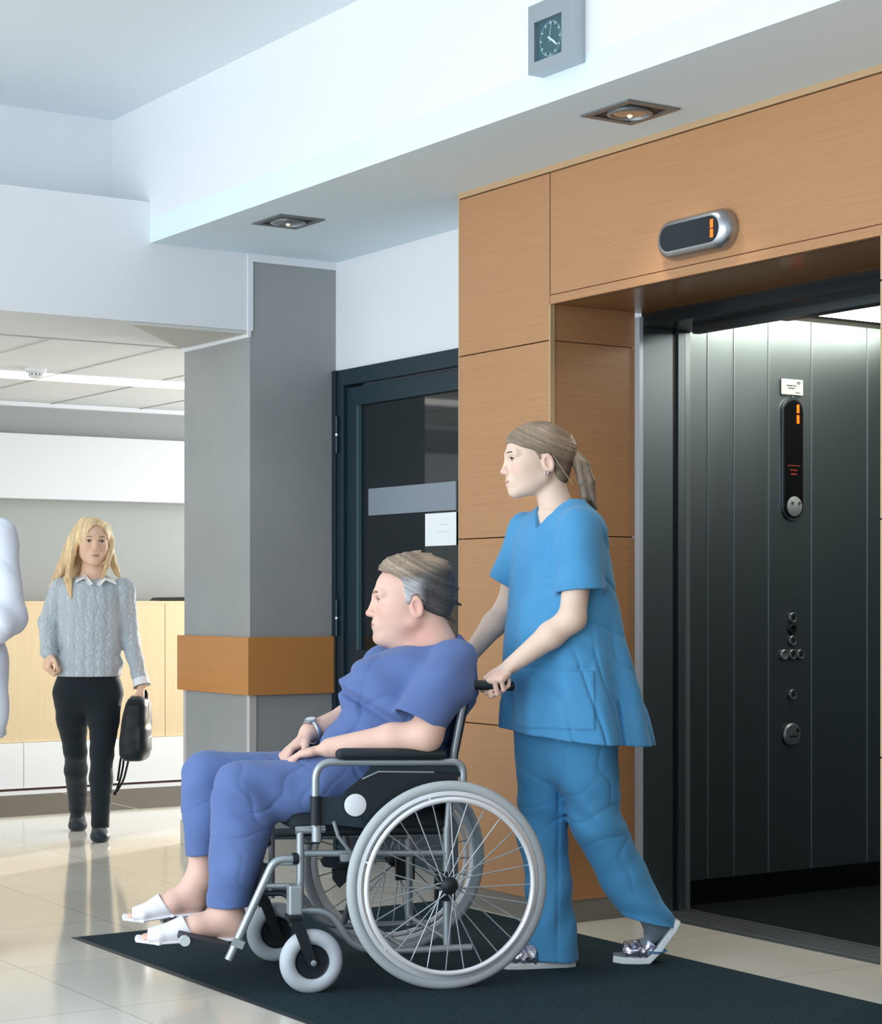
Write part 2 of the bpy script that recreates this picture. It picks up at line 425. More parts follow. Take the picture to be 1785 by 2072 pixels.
# smoke detector
SDt = thing('smoke_detector', 'small white smoke detector on the hall ceiling', 'smoke detector', (3.95, 9.9, 2.40))
MB().lathe([(0.058, 0), (0.060, -0.006), (0.058, -0.016), (0.050, -0.022)], (3.95, 9.9, 2.40), n=32).build('base', M_white, SDt, smooth=True)
MB().lathe([(0.050, -0.022), (0.034, -0.026), (0.034, -0.043), (0.028, -0.050), (0.0, -0.051)], (3.95, 9.9, 2.40), n=32).build('sensor_head', mat('detector_white', (222, 224, 224), 0.5), SDt, smooth=True)
sl = MB()
for k in range(10):
    a = 2 * PI * k / 10
    sl.obox((3.95 + 0.034 * math.cos(a), 9.9 + 0.034 * math.sin(a), 2.366), (math.cos(a), math.sin(a), 0), (-math.sin(a), math.cos(a), 0), (0, 0, 1), 0.002, 0.003, 0.006)
sl.build('vent_slots', mat('slot_grey', (120, 124, 128), 0.6), SDt)

# reception counter
RC = thing('reception_counter', 'long pale oak reception counter on a white base', 'counter', (4.8, 11.3, 0))
for (x0, x1) in ((-1.0, 1.363), (1.367, 3.363), (3.367, 5.363), (5.367, 7.3)):
    MB().box((x0, 11.30, 0.320), (x1, 11.33, 1.150)).build('front_panel', M_counter, RC)
MB().box((-1.0, 11.30, 1.150), (7.3, 11.69, 1.168)).build('counter_top', M_counter, RC, bevel=0.002)
for (x0, x1) in ((-1.0, 2.426), (2.43, 4.426), (4.43, 7.3)):
    MB().box((x0, 11.285, 0.045), (x1, 11.33, 0.318)).build('base_panel', mat('white_laminate', (240, 240, 238), 0.35), RC)
MB().box((-1.0, 11.30, 0.030), (7.3, 11.60, 0.045)).build('shadow_gap', mat('gap_brown', (70, 44, 34), 0.6), RC)
MB().box((-1.0, 11.27, 0.0), (7.3, 11.60, 0.030)).build('plinth', mat('white_laminate', (240, 240, 238), 0.35), RC)
MB().box((-1.0, 11.33, 0.045), (7.3, 11.66, 1.150)).build('carcass', M_white, RC)
MN = thing('monitor', 'black monitor edge lying on the counter top by the pillar', 'monitor', (5.47, 11.45, 1.168))
MB().prism([(5.36, 11.40, 1.170), (5.75, 11.40, 1.170), (5.75, 11.40, 1.196), (5.385, 11.40, 1.190)], (0, 0.12, 0)).build('housing', M_black, MN)
MB().box((5.42, 11.42, 1.168), (5.7, 11.5, 1.171)).build('foot', M_black, MN)
# grey runner in front of the counter
GM = thing('counter_mat', 'grey carpet runner along the white counter base', 'mat', (4.6, 10.7, 0))
MB().box((-1.0, 10.172, 0.0), (4.650, 11.262, 0.009)).box((4.658, 10.172, 0.0), (7.5, 11.262, 0.009)).build('pile', M_matgrey, GM)
MB().box((4.650, 10.172, 0.0), (4.658, 11.262, 0.010)).box((-1.0, 10.160, 0.0), (7.5, 10.172, 0.007)).build('edging', mat('pale_edging', (190, 184, 172), 0.5), GM)
# hall right wall with a window (behind the pillar, lets the daylight in)
struct('wall_hall_right', 'white wall of the hall behind the pillar', 'wall', MB().box((7.5, 8.2, 0), (7.62, 8.7, 2.46)).box((7.5, 11.3, 0), (7.62, 11.7, 2.46)).box((7.5, 8.7, 0), (7.62, 11.3, 0.3)).box((7.5, 8.7, 2.3), (7.62, 11.3, 2.46)), M_white)
struct('wall_corridor', 'white wall behind the glazed door', 'wall', MB().box((4.80, 8.1, 0), (7.5, 8.2, 2.75)), M_white)

# dark entry mat in front of the lift
EM = thing('entry_mat', 'large dark ribbed entry mat under the wheelchair', 'mat', (3.5, 5.0, 0))
MB().box((2.735, 1.6, 0.0), (4.24, 6.462, 0.003)).build('pile', M_mat, EM)
MB().box((2.715, 1.58, 0.0), (2.735, 6.475, 0.0022)).box((2.735, 6.462, 0.0), (4.24, 6.475, 0.0022)).build('edging', mat('rubber_edging', (34, 42, 46), 0.5), EM)
# ------------------------------------------------------------------ lift
LF = thing('elevator', 'steel lift car with open doors in the oak wall', 'elevator', (4.9, 5.0, 0))
def car_steel():
    m = mat('car_steel', (122, 134, 140), 0.38, 1.0)
    nt, N, L, b = nodes_of(m)
    tc = N.new('ShaderNodeTexCoord'); mp = N.new('ShaderNodeMapping'); mp.inputs['Scale'].default_value = (160, 160, 1.0)
    L.new(tc.outputs['Object'], mp.inputs['Vector'])
    nz = N.new('ShaderNodeTexNoise'); nz.inputs['Scale'].default_value = 2.0; nz.inputs['Detail'].default_value = 2
    L.new(mp.outputs['Vector'], nz.inputs['Vector'])
    mr = N.new('ShaderNodeMapRange'); mr.inputs['To Min'].default_value = 0.36; mr.inputs['To Max'].default_value = 0.46
    L.new(nz.outputs['Fac'], mr.inputs['Value']); L.new(mr.outputs['Result'], b.inputs['Roughness'])
    return m
M_car = car_steel()
xs = [4.93, 5.081, 5.216, 5.398, 5.631, 5.9455, 6.40]
for i in range(len(xs) - 1):
    x0, x1 = xs[i] + 0.0015, xs[i+1] - 0.0015
    # each sheet bows very slightly, as pressed steel does
    n = 8; mb = MB(); vs = []; fs = []
    zs = [0.10, 0.6, 1.2, 1.7, 1.95, 2.15, 2.30]
    for z in zs:
        for k in range(n + 1):
            t = k / n
            bow = 0.0022 * (1 - (2*t - 1)**2) * math.sin(z * 5.1 + i * 1.3)
            vs.append((x0 + (x1 - x0) * t, 5.84 + bow, z))
    for r in range(len(zs) - 1):
        for k in range(n):
            a = r * (n+1) + k
            fs.append((a, a+1, a+n+2, a+n+1))
    wp = mb.add(vs, fs).build('wall_sheet', M_car, LF, smooth=True)
    MB().box((xs[i] - 0.002, 5.8375, 0.10), (xs[i] + 0.002, 5.845, 2.30)).build('seam_strip', mat('seam_steel', (150, 160, 166), 0.35, 0.7), wp)
MB().box((4.93, 5.856, 0), (6.42, 5.88, 2.32)).build('wall_backing', M_black, LF)
MB().box((4.93, 5.822, 0.0), (6.40, 5.842, 0.10)).build('car_skirting', mat('car_skirting', (62, 68, 70), 0.3, 1.0), LF)
MB().box((6.40, 4.1, 0), (6.44, 5.88, 2.32)).build('rear_wall', mat('car_rear', (84, 92, 94), 0.5, 0.8), LF)
MB().box((4.93, 4.06, 0), (6.42, 4.10, 2.32)).build('side_wall', mat('car_rear', (84, 92, 94), 0.5, 0.8), LF)
MB().box((4.88, 4.1, -0.1), (6.42, 5.86, 0.004)).build('car_floor', mat('car_floor_rubber', (22, 28, 28), 0.32), LF)
MB().box((4.93, 4.1, 2.32), (6.42, 5.86, 2.36)).build('car_ceiling', mat('car_ceiling_dark', (40, 44, 46), 0.3, 0.6), LF)
cl = MB().box((5.25, 4.35, 2.303), (6.10, 5.05, 2.318)).build('ceiling_light', mat('car_light', (255, 255, 255), 0.5, emit=(255, 248, 232), estr=7.5), LF)
gr = MB()
for k in range(26):
    y = 4.3 + k * 0.03
    gr.box((5.10, y, 2.296), (5.25, y + 0.012, 2.304))
gr.build('ceiling_grille', M_black, cl)
MB().box((5.10, 5.56, 2.300), (6.20, 5.70, 2.318)).build('ceiling_light', mat('car_wall_washer', (255, 255, 255), 0.5, emit=(255, 248, 226), estr=20.0), LF)
# landing door frame: bright arris, steel jamb, slot, door edge, car post
MB().box((4.655, 5.732, 0.0), (4.672, 5.765, 2.232)).build('jamb_arris', mat('polished_arris', (206, 216, 226), 0.35, 0.35), LF)
MB().box((4.672, 5.745, 0.0), (4.826, 5.775, 2.232)).build('jamb', mat('jamb_steel', (130, 142, 150), 0.42, 1.0), LF)
MB().box((4.826, 5.752, 0.0), (4.852, 5.775, 2.20)).build('door_slot', M_black, LF)
MB().box((4.852, 5.742, 0.008), (4.884, 5.775, 2.20)).build('landing_door', mat('jamb_steel', (130, 142, 150), 0.42, 1.0), LF)
MB().box((4.888, 5.745, 0.008), (4.912, 5.775, 2.20)).build('car_door', mat('car_door_edge', (150, 160, 168), 0.32, 0.7), LF)
MB().box((4.915, 5.775, 0.008), (4.935, 5.86, 2.30)).build('car_post', mat('dark_post', (44, 52, 56), 0.35, 0.8), LF)
MB().box((4.672, 4.05, 2.195), (4.93, 5.745, 2.232)).build('lintel', mat('lintel_dark', (30, 38, 42), 0.3, 0.5), LF)
MB().box((4.70, 4.05, 2.232), (4.95, 5.775, 2.40)).build('door_gear', M_black, LF)
MB().box((4.80, 4.05, 2.165), (4.83, 5.60, 2.195)).box((4.87, 4.05, 2.172), (4.90, 5.2, 2.195)).build('door_track', mat('track_steel', (84, 90, 94), 0.35, 1.0), LF)
MB().box((4.672, 4.05, 0.0), (4.93, 4.118, 2.232)).build('right_jamb', mat('jamb_steel', (130, 142, 150), 0.42, 1.0), LF)
sb = MB().box((4.70, 4.05, -0.05), (4.93, 5.745, 0.004)).build('sill', mat('sill_aluminium', (96, 100, 104), 0.45, 0.9), LF)
g = MB()
for k in range(6):
    x = 4.722 + k * 0.034
    g.box((x, 4.05, 0.002), (x + 0.018, 5.745, 0.0075))
g.build('sill_rib', mat('sill_rib_metal', (140, 144, 146), 0.4, 0.9), sb)
# car operating panel
def capsule(c, hw, hh, n=14):
    """vertical capsule outline in the XZ plane (facing -Y)"""
    pts = []
    for k in range(n + 1):
        a = PI * k / n
        pts.append((c[0] + hw * math.cos(a), c[1], c[2] + (hh - hw) + hw * math.sin(a)))
    for k in range(n + 1):
        a = PI + PI * k / n
        pts.append((c[0] + hw * math.cos(a), c[1], c[2] - (hh - hw) + hw * math.sin(a)))
    return pts
CP = MB().prism(capsule((5.523, 5.838, 1.742), 0.056, 0.245), (0, -0.008, 0)).build('car_display', mat('display_surround', (150, 156, 160), 0.25, 1.0), LF)
MB().prism(capsule((5.523, 5.830, 1.742), 0.048, 0.236), (0, -0.004, 0)).build('screen', mat('display_black', (10, 12, 14), 0.12), CP)
for zc in (1.944, 1.902):
    MB().box((5.538, 5.8245, zc - 0.017), (5.551, 5.8262, zc + 0.017)).build('digit', M_orange, CP)
tx = MB()
for (zc, w, h_) in ((1.716, 0.034, 0.004), (1.698, 0.020, 0.006), (1.682, 0.016, 0.007)):
    n_ = 7
    for k in range(n_):
        tx.box((5.523 - w + 2*w*k/n_, 5.8248, zc - h_/2), (5.523 - w + 2*w*(k + 0.72)/n_, 5.8262, zc + h_/2))
tx.build('warning_print', mat('dim_red_led', (120, 44, 26), 0.5, emit=(150, 50, 30), estr=0.25), CP)
MB().lathe([(0.040, 0), (0.040, 0.004), (0.036, 0.007), (0.0, 0.008)], (5.525, 5.8275, 1.553), (0, -1, 0), 32).build('speaker', mat('speaker_grey', (132, 142, 144), 0.5), CP, smooth=True)
for x in (5.508, 5.546):
    MB().lathe([(0.006, 0), (0.006, 0.003), (0, 0.003)], (x, 5.820, 1.566), (0, -1, 0), 12).build('speaker_dot', mat('dot_dark', (60, 72, 76), 0.5), CP)
for (x, z, shade) in ((5.523, 1.108, 0), (5.523, 1.062, 1), (5.523, 1.017, 0), (5.478, 0.961, 2), (5.523, 0.961, 0), (5.566, 0.961, 0), (5.523, 0.801, 0)):
    bt = MB().lathe([(0.0205, 0), (0.0205, 0.006), (0.0175, 0.009), (0.016, 0.008), (0.0, 0.008)], (x, 5.8375, z), (0, -1, 0), 28).build('floor_button', mat(('button_steel', 'button_dark', 'button_pale')[shade], ((120, 126, 128), (40, 48, 48), (150, 158, 160))[shade], 0.35, 0.8), LF, smooth=True)
    if shade == 0:
        MB().box((x - 0.006, 5.8285, z - 0.008), (x + 0.006, 5.8300, z + 0.008)).build('symbol', M_black, bt)
kb = MB().lathe([(0.046, 0), (0.046, 0.006), (0.040, 0.012), (0.0, 0.014)], (5.519, 5.8375, 0.641), (0, -1, 0), 36).build('key_plate', mat('key_plate_grey', (126, 136, 140), 0.4, 0.7), LF, smooth=True)
MB().box((5.497, 5.822, 0.632), (5.540, 5.8245, 0.637)).box((5.535, 5.822, 0.652), (5.548, 5.8255, 0.664)).build('engraving', M_black, kb)
NP = MB().box((5.464, 5.834, 2.0), (5.58, 5.838, 2.062)).build('elevator_notice', mat('notice_white', (186, 192, 190), 0.5))
tag(NP, 'small white notice plate above the black lift display', 'notice')
tx = MB()
def words(mb, x0, z, h_, lens, y):
    x = x0
    for l in lens:
        for k in range(l):
            hh = h_ * (0.8 if (k * 7 + l) % 3 else 1.15)
            mb.box((x, y, z - hh/2), (x + h_*0.55, y + 0.001, z + hh/2)); x += h_ * 0.8
        x += h_ * 0.7
words(tx, 5.492, 2.036, 0.006, (7, 3), 5.8332); words(tx, 5.500, 2.026, 0.005, (9,), 5.8332); words(tx, 5.540, 2.009, 0.0035, (8,), 5.8332)
tx.box((5.546, 5.8332, 2.050), (5.566, 5.8342, 2.053)).box((5.548, 5.8332, 2.044), (5.564, 5.8342, 2.047))
tx.build('print', mat('notice_print', (52, 62, 66), 0.6), NP)
MB().lathe([(0.004, 0), (0.004, 0.003), (0, 0.003)], (5.523, 5.836, 1.992), (0, -1, 0), 12).build('screw', M_bright_metal, LF)

# floor indicator over the opening
FI = thing('floor_indicator', 'silver capsule with a black screen showing an orange 1 over the lift', 'floor indicator', (4.262, 4.93, 2.38))
def capY(x, c, hw, hh, n=16):
    pts = []
    for k in range(n + 1):
        a = -PI/2 + PI * k / n
        pts.append(Vector((x, c[0] + (hw - hh) + hh * math.cos(a), c[1] + hh * math.sin(a))))
    for k in range(n + 1):
        a = PI/2 + PI * k / n
        pts.append(Vector((x, c[0] - (hw - hh) + hh * math.cos(a), c[1] + hh * math.sin(a))))
    return pts
def loft_loops(mb, loops, cap=True):
    n = len(loops[0]); o = len(mb.v)
    for l in loops: mb.v.extend([tuple(p) for p in l])
    for i in range(len(loops) - 1):
        for k in range(n):
            a = o + i*n + k; b = o + i*n + (k+1) % n
            mb.f.append((a, b, b+n, a+n))
    if cap:
        mb.f.append(tuple(o + k for k in reversed(range(n)))); mb.f.append(tuple(o + (len(loops)-1)*n + k for k in range(n)))
    return mb
cI = (4.930, 2.372)
loft_loops(MB(), [capY(4.262, cI, 0.182, 0.066), capY(4.240, cI, 0.182, 0.066), capY(4.222, cI, 0.174, 0.060), capY(4.210, cI, 0.154, 0.049), capY(4.2085, cI, 0.150, 0.046)]).build('housing', mat('satin_silver', (176, 182, 190), 0.32, 1.0), FI, smooth=True)
loft_loops(MB(), [capY(4.2085, cI, 0.146, 0.043), capY(4.2065, cI, 0.145, 0.042)]).build('screen', mat('indicator_black', (14, 22, 26), 0.2), FI)
for zc in (2.372 + 0.0155, 2.372 - 0.0155):
    MB().box((4.2055, 4.808, zc - 0.0135), (4.2066, 4.822, zc + 0.0135)).build('digit', M_orange, FI)

# clock on the bulkhead
CK = thing('wall_clock', 'square grey framed clock with a dark dial on the white bulkhead', 'clock', (3.715, 4.945, 2.84))
y0, y1, z0, z1 = 4.838, 5.055, 2.835, 3.05
fr = MB()
fr.box((3.655, y0, z0), (3.715, y1, 2.868)).box((3.655, y0, 2.992), (3.715, y1, z1)).box((3.655, y0, 2.868), (3.715, 4.880, 2.992)).box((3.655, 5.023, 2.868), (3.715, y1, 2.992))
fr.build('frame', mat('clock_aluminium', (176, 184, 190), 0.4, 0.75), CK)
MB().box((3.668, 4.870, 2.86), (3.712, 5.03, 3.0)).build('dial', mat('dial_teal', (58, 92, 102), 0.35), CK)
cy, cz, xr = 4.954, 2.929, 3.6675
mk = MB()
for k in range(60):
    a = 2 * PI * k / 60
    L_ = 0.011 if k % 5 == 0 else 0.005; w_ = 0.0022 if k % 5 == 0 else 0.0007
    r = 0.0555 - L_/2
    d = Vector((0, -math.sin(a), math.cos(a))); s = Vector((0, math.cos(a), math.sin(a)))
    mk.obox(Vector((xr, cy, cz)) + d * r, d, s, (1, 0, 0), L_/2, w_, 0.0006)
mk.build('minute_track', mat('dial_marks', (170, 196, 204), 0.5), CK)
def hand(name, hours, L_, w_, x):
    a = 2 * PI * hours / 12
    d = Vector((0, -math.sin(a), math.cos(a))); s = Vector((0, math.cos(a), math.sin(a)))
    MB().obox(Vector((x, cy, cz)) + d * (L_/2 - 0.006), d, s, (1, 0, 0), L_/2 + 0.006, w_, 0.0006).build(name, mat('dial_hands', (206, 222, 228), 0.4), CK)
hand('hour_hand', 4.15, 0.032, 0.0034, 3.6665); hand('minute_hand', 4.2, 0.046, 0.0024, 3.6655); hand('second_hand', 0.35, 0.05, 0.0006, 3.6645)
MB().box((xr - 0.0006, 4.935, 2.905), (xr, 4.962, 2.907)).build('dial_text', mat('dial_teal_dim', (96, 128, 134), 0.5), CK)

# recessed downlights in the soffit
def downlight(x0, x1, y0, y1, label):
    xc, yc = (x0+x1)/2, (y0+y1)/2
    t = thing('downlight', label, 'light', (xc, yc, 2.75), group='square downlights in the soffit')
    b = 0.026
    MB().box((x0, y0, 2.744), (x1, y0+b, 2.752)).box((x0, y1-b, 2.744), (x1, y1, 2.752)).box((x0, y0+b, 2.744), (x0+b, y1-b, 2.752)).box((x1-b, y0+b, 2.744), (x1, y1-b, 2.752)).build('frame', mat('downlight_frame', (128, 132, 134), 0.45, 0.4), t)
    MB().box((x0+b, y0+b, 2.7485), (x1-b, y1-b, 2.7495)).build('well', mat('downlight_well', (26, 30, 32), 0.5), t)
    r = (x1-x0)/2 - b
    MB().lathe([(r*0.92, 0.0), (r*0.92, -0.008), (r*0.80, -0.012), (r*0.76, -0.006), (r*0.74, 0.0)], (xc, yc, 2.748), n=40).build('gimbal_ring', mat('gimbal_grey', (150, 156, 158), 0.35, 0.7), t, smooth=True)
    MB().lathe([(r*0.74, -0.004), (r*0.5, -0.010), (0, -0.012)], (xc, yc, 2.748), n=36).build('reflector', mat('lamp_reflector', (186, 190, 190), 0.15, 1.0), t, smooth=True)
    MB().sphere((xc, yc, 2.739), 0.010, 14, 8).build('bulb', mat('warm_bulb', (255, 230, 205), 0.4, emit=(255, 226, 196), estr=0.7), t, smooth=True)
for _y in (4.973, 7.197, 2.749):
    _l = bpy.data.lights.new('downlight_lamp', 'SPOT'); _l.energy = 15; _l.spot_size = math.radians(105); _l.spot_blend = 0.7; _l.shadow_soft_size = 0.06; _l.color = (1.0, 0.95, 0.88)
    _lo = bpy.data.objects.new('downlight_lamp', _l); COL.objects.link(_lo); _lo.location = (3.99, _y, 2.715)
downlight(3.893, 4.105, 4.848, 5.098, 'nearer square recessed downlight above the lift indicator, larger')
downlight(3.870, 4.082, 7.075, 7.318, 'farther square recessed downlight above the grey pillar')
# ------------------------------------------------------------------ smooth solids for people and cloth
class SDF:
    """a signed distance field on a grid; shapes are blended in, then skinned as one quad mesh"""
    def __init__(self, lo, hi, vox):
        self.lo = np.array(lo, float); self.vox = vox
        n = np.ceil((np.array(hi, float) - self.lo) / vox).astype(int) + 1
        self.ax = [(self.lo[i] + vox * np.arange(n[i])).astype(np.float32) for i in range(3)]
        self.A = np.full(n, 1.0, np.float32)
    def blk(self, lo, hi):
        sl = []
        for i in range(3):
            a = int(np.floor((lo[i] - self.lo[i]) / self.vox)); b = int(np.ceil((hi[i] - self.lo[i]) / self.vox)) + 1
            a = max(0, a); b = min(len(self.ax[i]), b)
            if b <= a: return None, None
            sl.append(slice(a, b))
        X = self.ax[0][sl[0]][:, None, None]; Y = self.ax[1][sl[1]][None, :, None]; Z = self.ax[2][sl[2]][None, None, :]
        return tuple(sl), (X, Y, Z)
    def put(self, sl, d, k, sub=False):
        a = self.A[sl]
        if sub:
            d = -d
            if k > 0:
                h = np.maximum(k - np.abs(a - d), 0) / k
                self.A[sl] = np.maximum(a, d) + h * h * k * 0.25
            else: self.A[sl] = np.maximum(a, d)
        else:
            if k > 0:
                h = np.maximum(k - np.abs(a - d), 0) / k
                self.A[sl] = np.minimum(a, d) - h * h * k * 0.25
            else: self.A[sl] = np.minimum(a, d)
    def rc(self, a, b, ra, rb=None, k=0.02, sub=False):
        """tapered capsule"""
        rb = ra if rb is None else rb
        a = np.array(a, float); b = np.array(b, float); m = max(ra, rb) + k + 0.015
        sl, P = self.blk(np.minimum(a, b) - m, np.maximum(a, b) + m)
        if sl is None: return self
        ba = b - a; l2 = max(float(ba @ ba), 1e-9)
        q = [P[i] - a[i] for i in range(3)]
        t = np.clip((q[0]*ba[0] + q[1]*ba[1] + q[2]*ba[2]) / l2, 0, 1)
        d = np.sqrt((q[0]-t*ba[0])**2 + (q[1]-t*ba[1])**2 + (q[2]-t*ba[2])**2) - (ra + (rb-ra)*t)
        self.put(sl, d.astype(np.float32), k, sub); return self
    def rce(self, a, b, ra, rb, u, k=0.02, sub=False):
        """tapered capsule of elliptical section; ra, rb = (half size along u, half size across u)"""
        a = np.array(a, float); b = np.array(b, float); m = max(max(ra), max(rb)) + k + 0.015
        sl, P = self.blk(np.minimum(a, b) - m, np.maximum(a, b) + m)
        if sl is None: return self
        ba = b - a; L_ = float(np.linalg.norm(ba)); n = ba / L_
        u = np.array(u, float); u = u - n * (u @ n); u /= np.linalg.norm(u); w = np.cross(n, u)
        q = [P[i] - a[i] for i in range(3)]
        s = q[0]*n[0] + q[1]*n[1] + q[2]*n[2]; t = np.clip(s / L_, 0, 1)
        e = s - t * L_
        qu = q[0]*u[0] + q[1]*u[1] + q[2]*u[2]; qw = q[0]*w[0] + q[1]*w[1] + q[2]*w[2]
        r1 = ra[0] + (rb[0]-ra[0])*t; r2 = ra[1] + (rb[1]-ra[1])*t; mn = np.minimum(r1, r2)
        d = (np.sqrt((qu/r1)**2 + (qw/r2)**2 + (e/mn)**2) - 1) * mn
        self.put(sl, d.astype(np.float32), k, sub); return self
    def el(self, c, r, k=0.02, R=None, sub=False):
        """ellipsoid; R columns are its axes"""
        c = np.array(c, float); r = np.array(r, float); R = np.eye(3) if R is None else np.array(R, float)
        ext = np.sqrt(((R * r) ** 2).sum(1)) + k + 0.015
        sl, P = self.blk(c - ext, c + ext)
        if sl is None: return self
        q = [P[i] - c[i] for i in range(3)]
        l = [q[0]*R[0, j] + q[1]*R[1, j] + q[2]*R[2, j] for j in range(3)]
        k0 = np.sqrt((l[0]/r[0])**2 + (l[1]/r[1])**2 + (l[2]/r[2])**2)
        k1 = np.sqrt((l[0]/r[0]**2)**2 + (l[1]/r[1]**2)**2 + (l[2]/r[2]**2)**2) + 1e-6
        self.put(sl, (k0 * (k0 - 1) / k1).astype(np.float32), k, sub); return self
    def loft(self, st, k=0.02, p=2.3, rot=0.0):
        """stack of ellipses; st rows = (z, centre x, centre y, half a, half b), rot turns the a axis about Z"""
        st = np.array(sorted(st), float); m = st[:, 3:].max() + k + 0.02
        lo = (st[:, 1].min() - m, st[:, 2].min() - m, st[0, 0] - 0.03); hi = (st[:, 1].max() + m, st[:, 2].max() + m, st[-1, 0] + 0.03)
        sl, P = self.blk(lo, hi)
        if sl is None: return self
        z = P[2].ravel()
        zz = np.linspace(st[0, 0], st[-1, 0], 200)
        def sm(col):
            v = np.interp(zz, st[:, 0], st[:, col])
            ker = np.hanning(15); ker /= ker.sum()
            v = np.convolve(np.pad(v, 7, mode='edge'), ker, 'valid')
            return np.interp(z, zz, v)[None, None, :].astype(np.float32)
        cx, cy, a, b = sm(1), sm(2), sm(3), sm(4)
        c_, s_ = math.cos(rot), math.sin(rot)
        qx = P[0] - cx; qy = P[1] - cy
        u = qx * c_ + qy * s_; w = -qx * s_ + qy * c_
        d = ((np.abs(u/a)**p + np.abs(w/b)**p) ** (1.0/p) - 1) * np.minimum(a, b) * 0.9
        d = np.maximum(d, np.maximum(P[2] - st[-1, 0], st[0, 0] - P[2]))
        self.put(sl, d.astype(np.float32), k); return self
    def merge(self, other, k=0.0):
        self.put((slice(None),)*3, other.A, k); return self
    def cut(self, pt, n):
        """drop what lies on the side the normal points to"""
        d = (self.ax[0][:, None, None] - pt[0]) * n[0] + (self.ax[1][None, :, None] - pt[1]) * n[1] + (self.ax[2][None, None, :] - pt[2]) * n[2]
        self.A = np.maximum(self.A, d.astype(np.float32)); return self
    def cutbox(self, lo, hi, pt, n):
        """the same, only inside a box"""
        sl, P = self.blk(lo, hi)
        d = (P[0] - pt[0]) * n[0] + (P[1] - pt[1]) * n[1] + (P[2] - pt[2]) * n[2]
        self.A[sl] = np.maximum(self.A[sl], d.astype(np.float32)); return self
    def shell(self, th):
        self.A = np.maximum(self.A, -(self.A + th)); return self
    def warp(self, fn, lo=None, hi=None):
        """add a displacement field"""
        lo = self.lo if lo is None else lo; hi = np.array([a[-1] for a in self.ax]) if hi is None else hi
        sl, P = self.blk(lo, hi)
        near = np.abs(self.A[sl]) < 0.05
        self.A[sl] += (fn(*P) * near).astype(np.float32); return self
    def skin(self):
        A = self.A; vox = self.vox
        ins = A < 0
        n = np.array(A.shape)
        cnt = np.zeros(n - 1, np.uint8)
        for i in (0, 1):
            for j in (0, 1):
                for k in (0, 1):
                    cnt += ins[i:n[0]-1+i, j:n[1]-1+j, k:n[2]-1+k]
        I = np.argwhere((cnt > 0) & (cnt < 8))
        idm = np.full(n - 1, -1, np.int32); idm[I[:, 0], I[:, 1], I[:, 2]] = np.arange(len(I))
        acc = np.zeros((len(I), 3)); num = np.zeros(len(I))
        corners = [(i, j, k) for i in (0, 1) for j in (0, 1) for k in (0, 1)]
        for c0 in corners:
            for axn in range(3):
                if c0[axn]: continue
                c1 = list(c0); c1[axn] = 1
                a = A[I[:, 0]+c0[0], I[:, 1]+c0[1], I[:, 2]+c0[2]]; b = A[I[:, 0]+c1[0], I[:, 1]+c1[1], I[:, 2]+c1[2]]
                m = (a < 0) != (b < 0)
                t = np.where(m, a / np.where(m, a - b, 1), 0)
                for q in range(3):
                    acc[:, q] += np.where(m, c0[q] + (t if q == axn else 0), 0)
                num += m
        V = self.lo + (I + acc / num[:, None]) * vox
        Q = []
        for axn in range(3):
            s0 = [slice(None)] * 3; s1 = [slice(None)] * 3
            s0[axn] = slice(0, -1); s1[axn] = slice(1, None)
            ch = ins[tuple(s0)] != ins[tuple(s1)]
            E = np.argwhere(ch); o = [x for x in range(3) if x != axn]
            ok = (E[:, o[0]] > 0) & (E[:, o[1]] > 0) & (E[:, o[0]] < n[o[0]] - 1) & (E[:, o[1]] < n[o[1]] - 1)
            E = E[ok]
            fl = ins[tuple(s0)][E[:, 0], E[:, 1], E[:, 2]]
            def vid(d0, d1):
                J = E.copy(); J[:, o[0]] += d0; J[:, o[1]] += d1
                return idm[J[:, 0], J[:, 1], J[:, 2]]
            q = np.stack([vid(-1, -1), vid(0, -1), vid(0, 0), vid(-1, 0)], 1)
            if axn == 1: fl = ~fl
            q[~fl] = q[~fl][:, ::-1]
            Q.append(q)
        return V, np.concatenate(Q)
    def build(self, name, m, parent, col=None, relax=1, also=None):
        V, Q = self.skin()
        if also is not None:
            V2, Q2 = also.skin(); Q = np.concatenate([Q, Q2 + len(V)]); V = np.concatenate([V, V2])
        if relax:
            for _ in range(relax):
                s = np.zeros_like(V); c = np.zeros(len(V))
                for a, b in ((0, 1), (1, 2), (2, 3), (3, 0)):
                    np.add.at(s, Q[:, a], V[Q[:, b]]); np.add.at(s, Q[:, b], V[Q[:, a]])
                    np.add.at(c, Q[:, a], 1); np.add.at(c, Q[:, b], 1)
                V = 0.5 * V + 0.5 * s / np.maximum(c, 1)[:, None]
        me = bpy.data.meshes.new(name)
        me.vertices.add(len(V)); me.vertices.foreach_set('co', V.astype(np.float32).ravel())
        me.loops.add(len(Q) * 4); me.loops.foreach_set('vertex_index', Q.astype(np.int32).ravel())
        me.polygons.add(len(Q)); me.polygons.foreach_set('loop_start', np.arange(0, len(Q) * 4, 4, dtype=np.int32))
        me.polygons.foreach_set('use_smooth', np.ones(len(Q), bool))
        me.update(calc_edges=True); me.validate()
        if col is not None:
            at_ = me.color_attributes.new('tone', 'FLOAT_COLOR', 'POINT')
            c = np.ones((len(V), 4), np.float32); c[:, :3] = col(V)
            at_.data.foreach_set('color', c.ravel())
        me.materials.append(m)
        o = bpy.data.objects.new(name, me); COL.objects.link(o); o.parent = parent
        return o

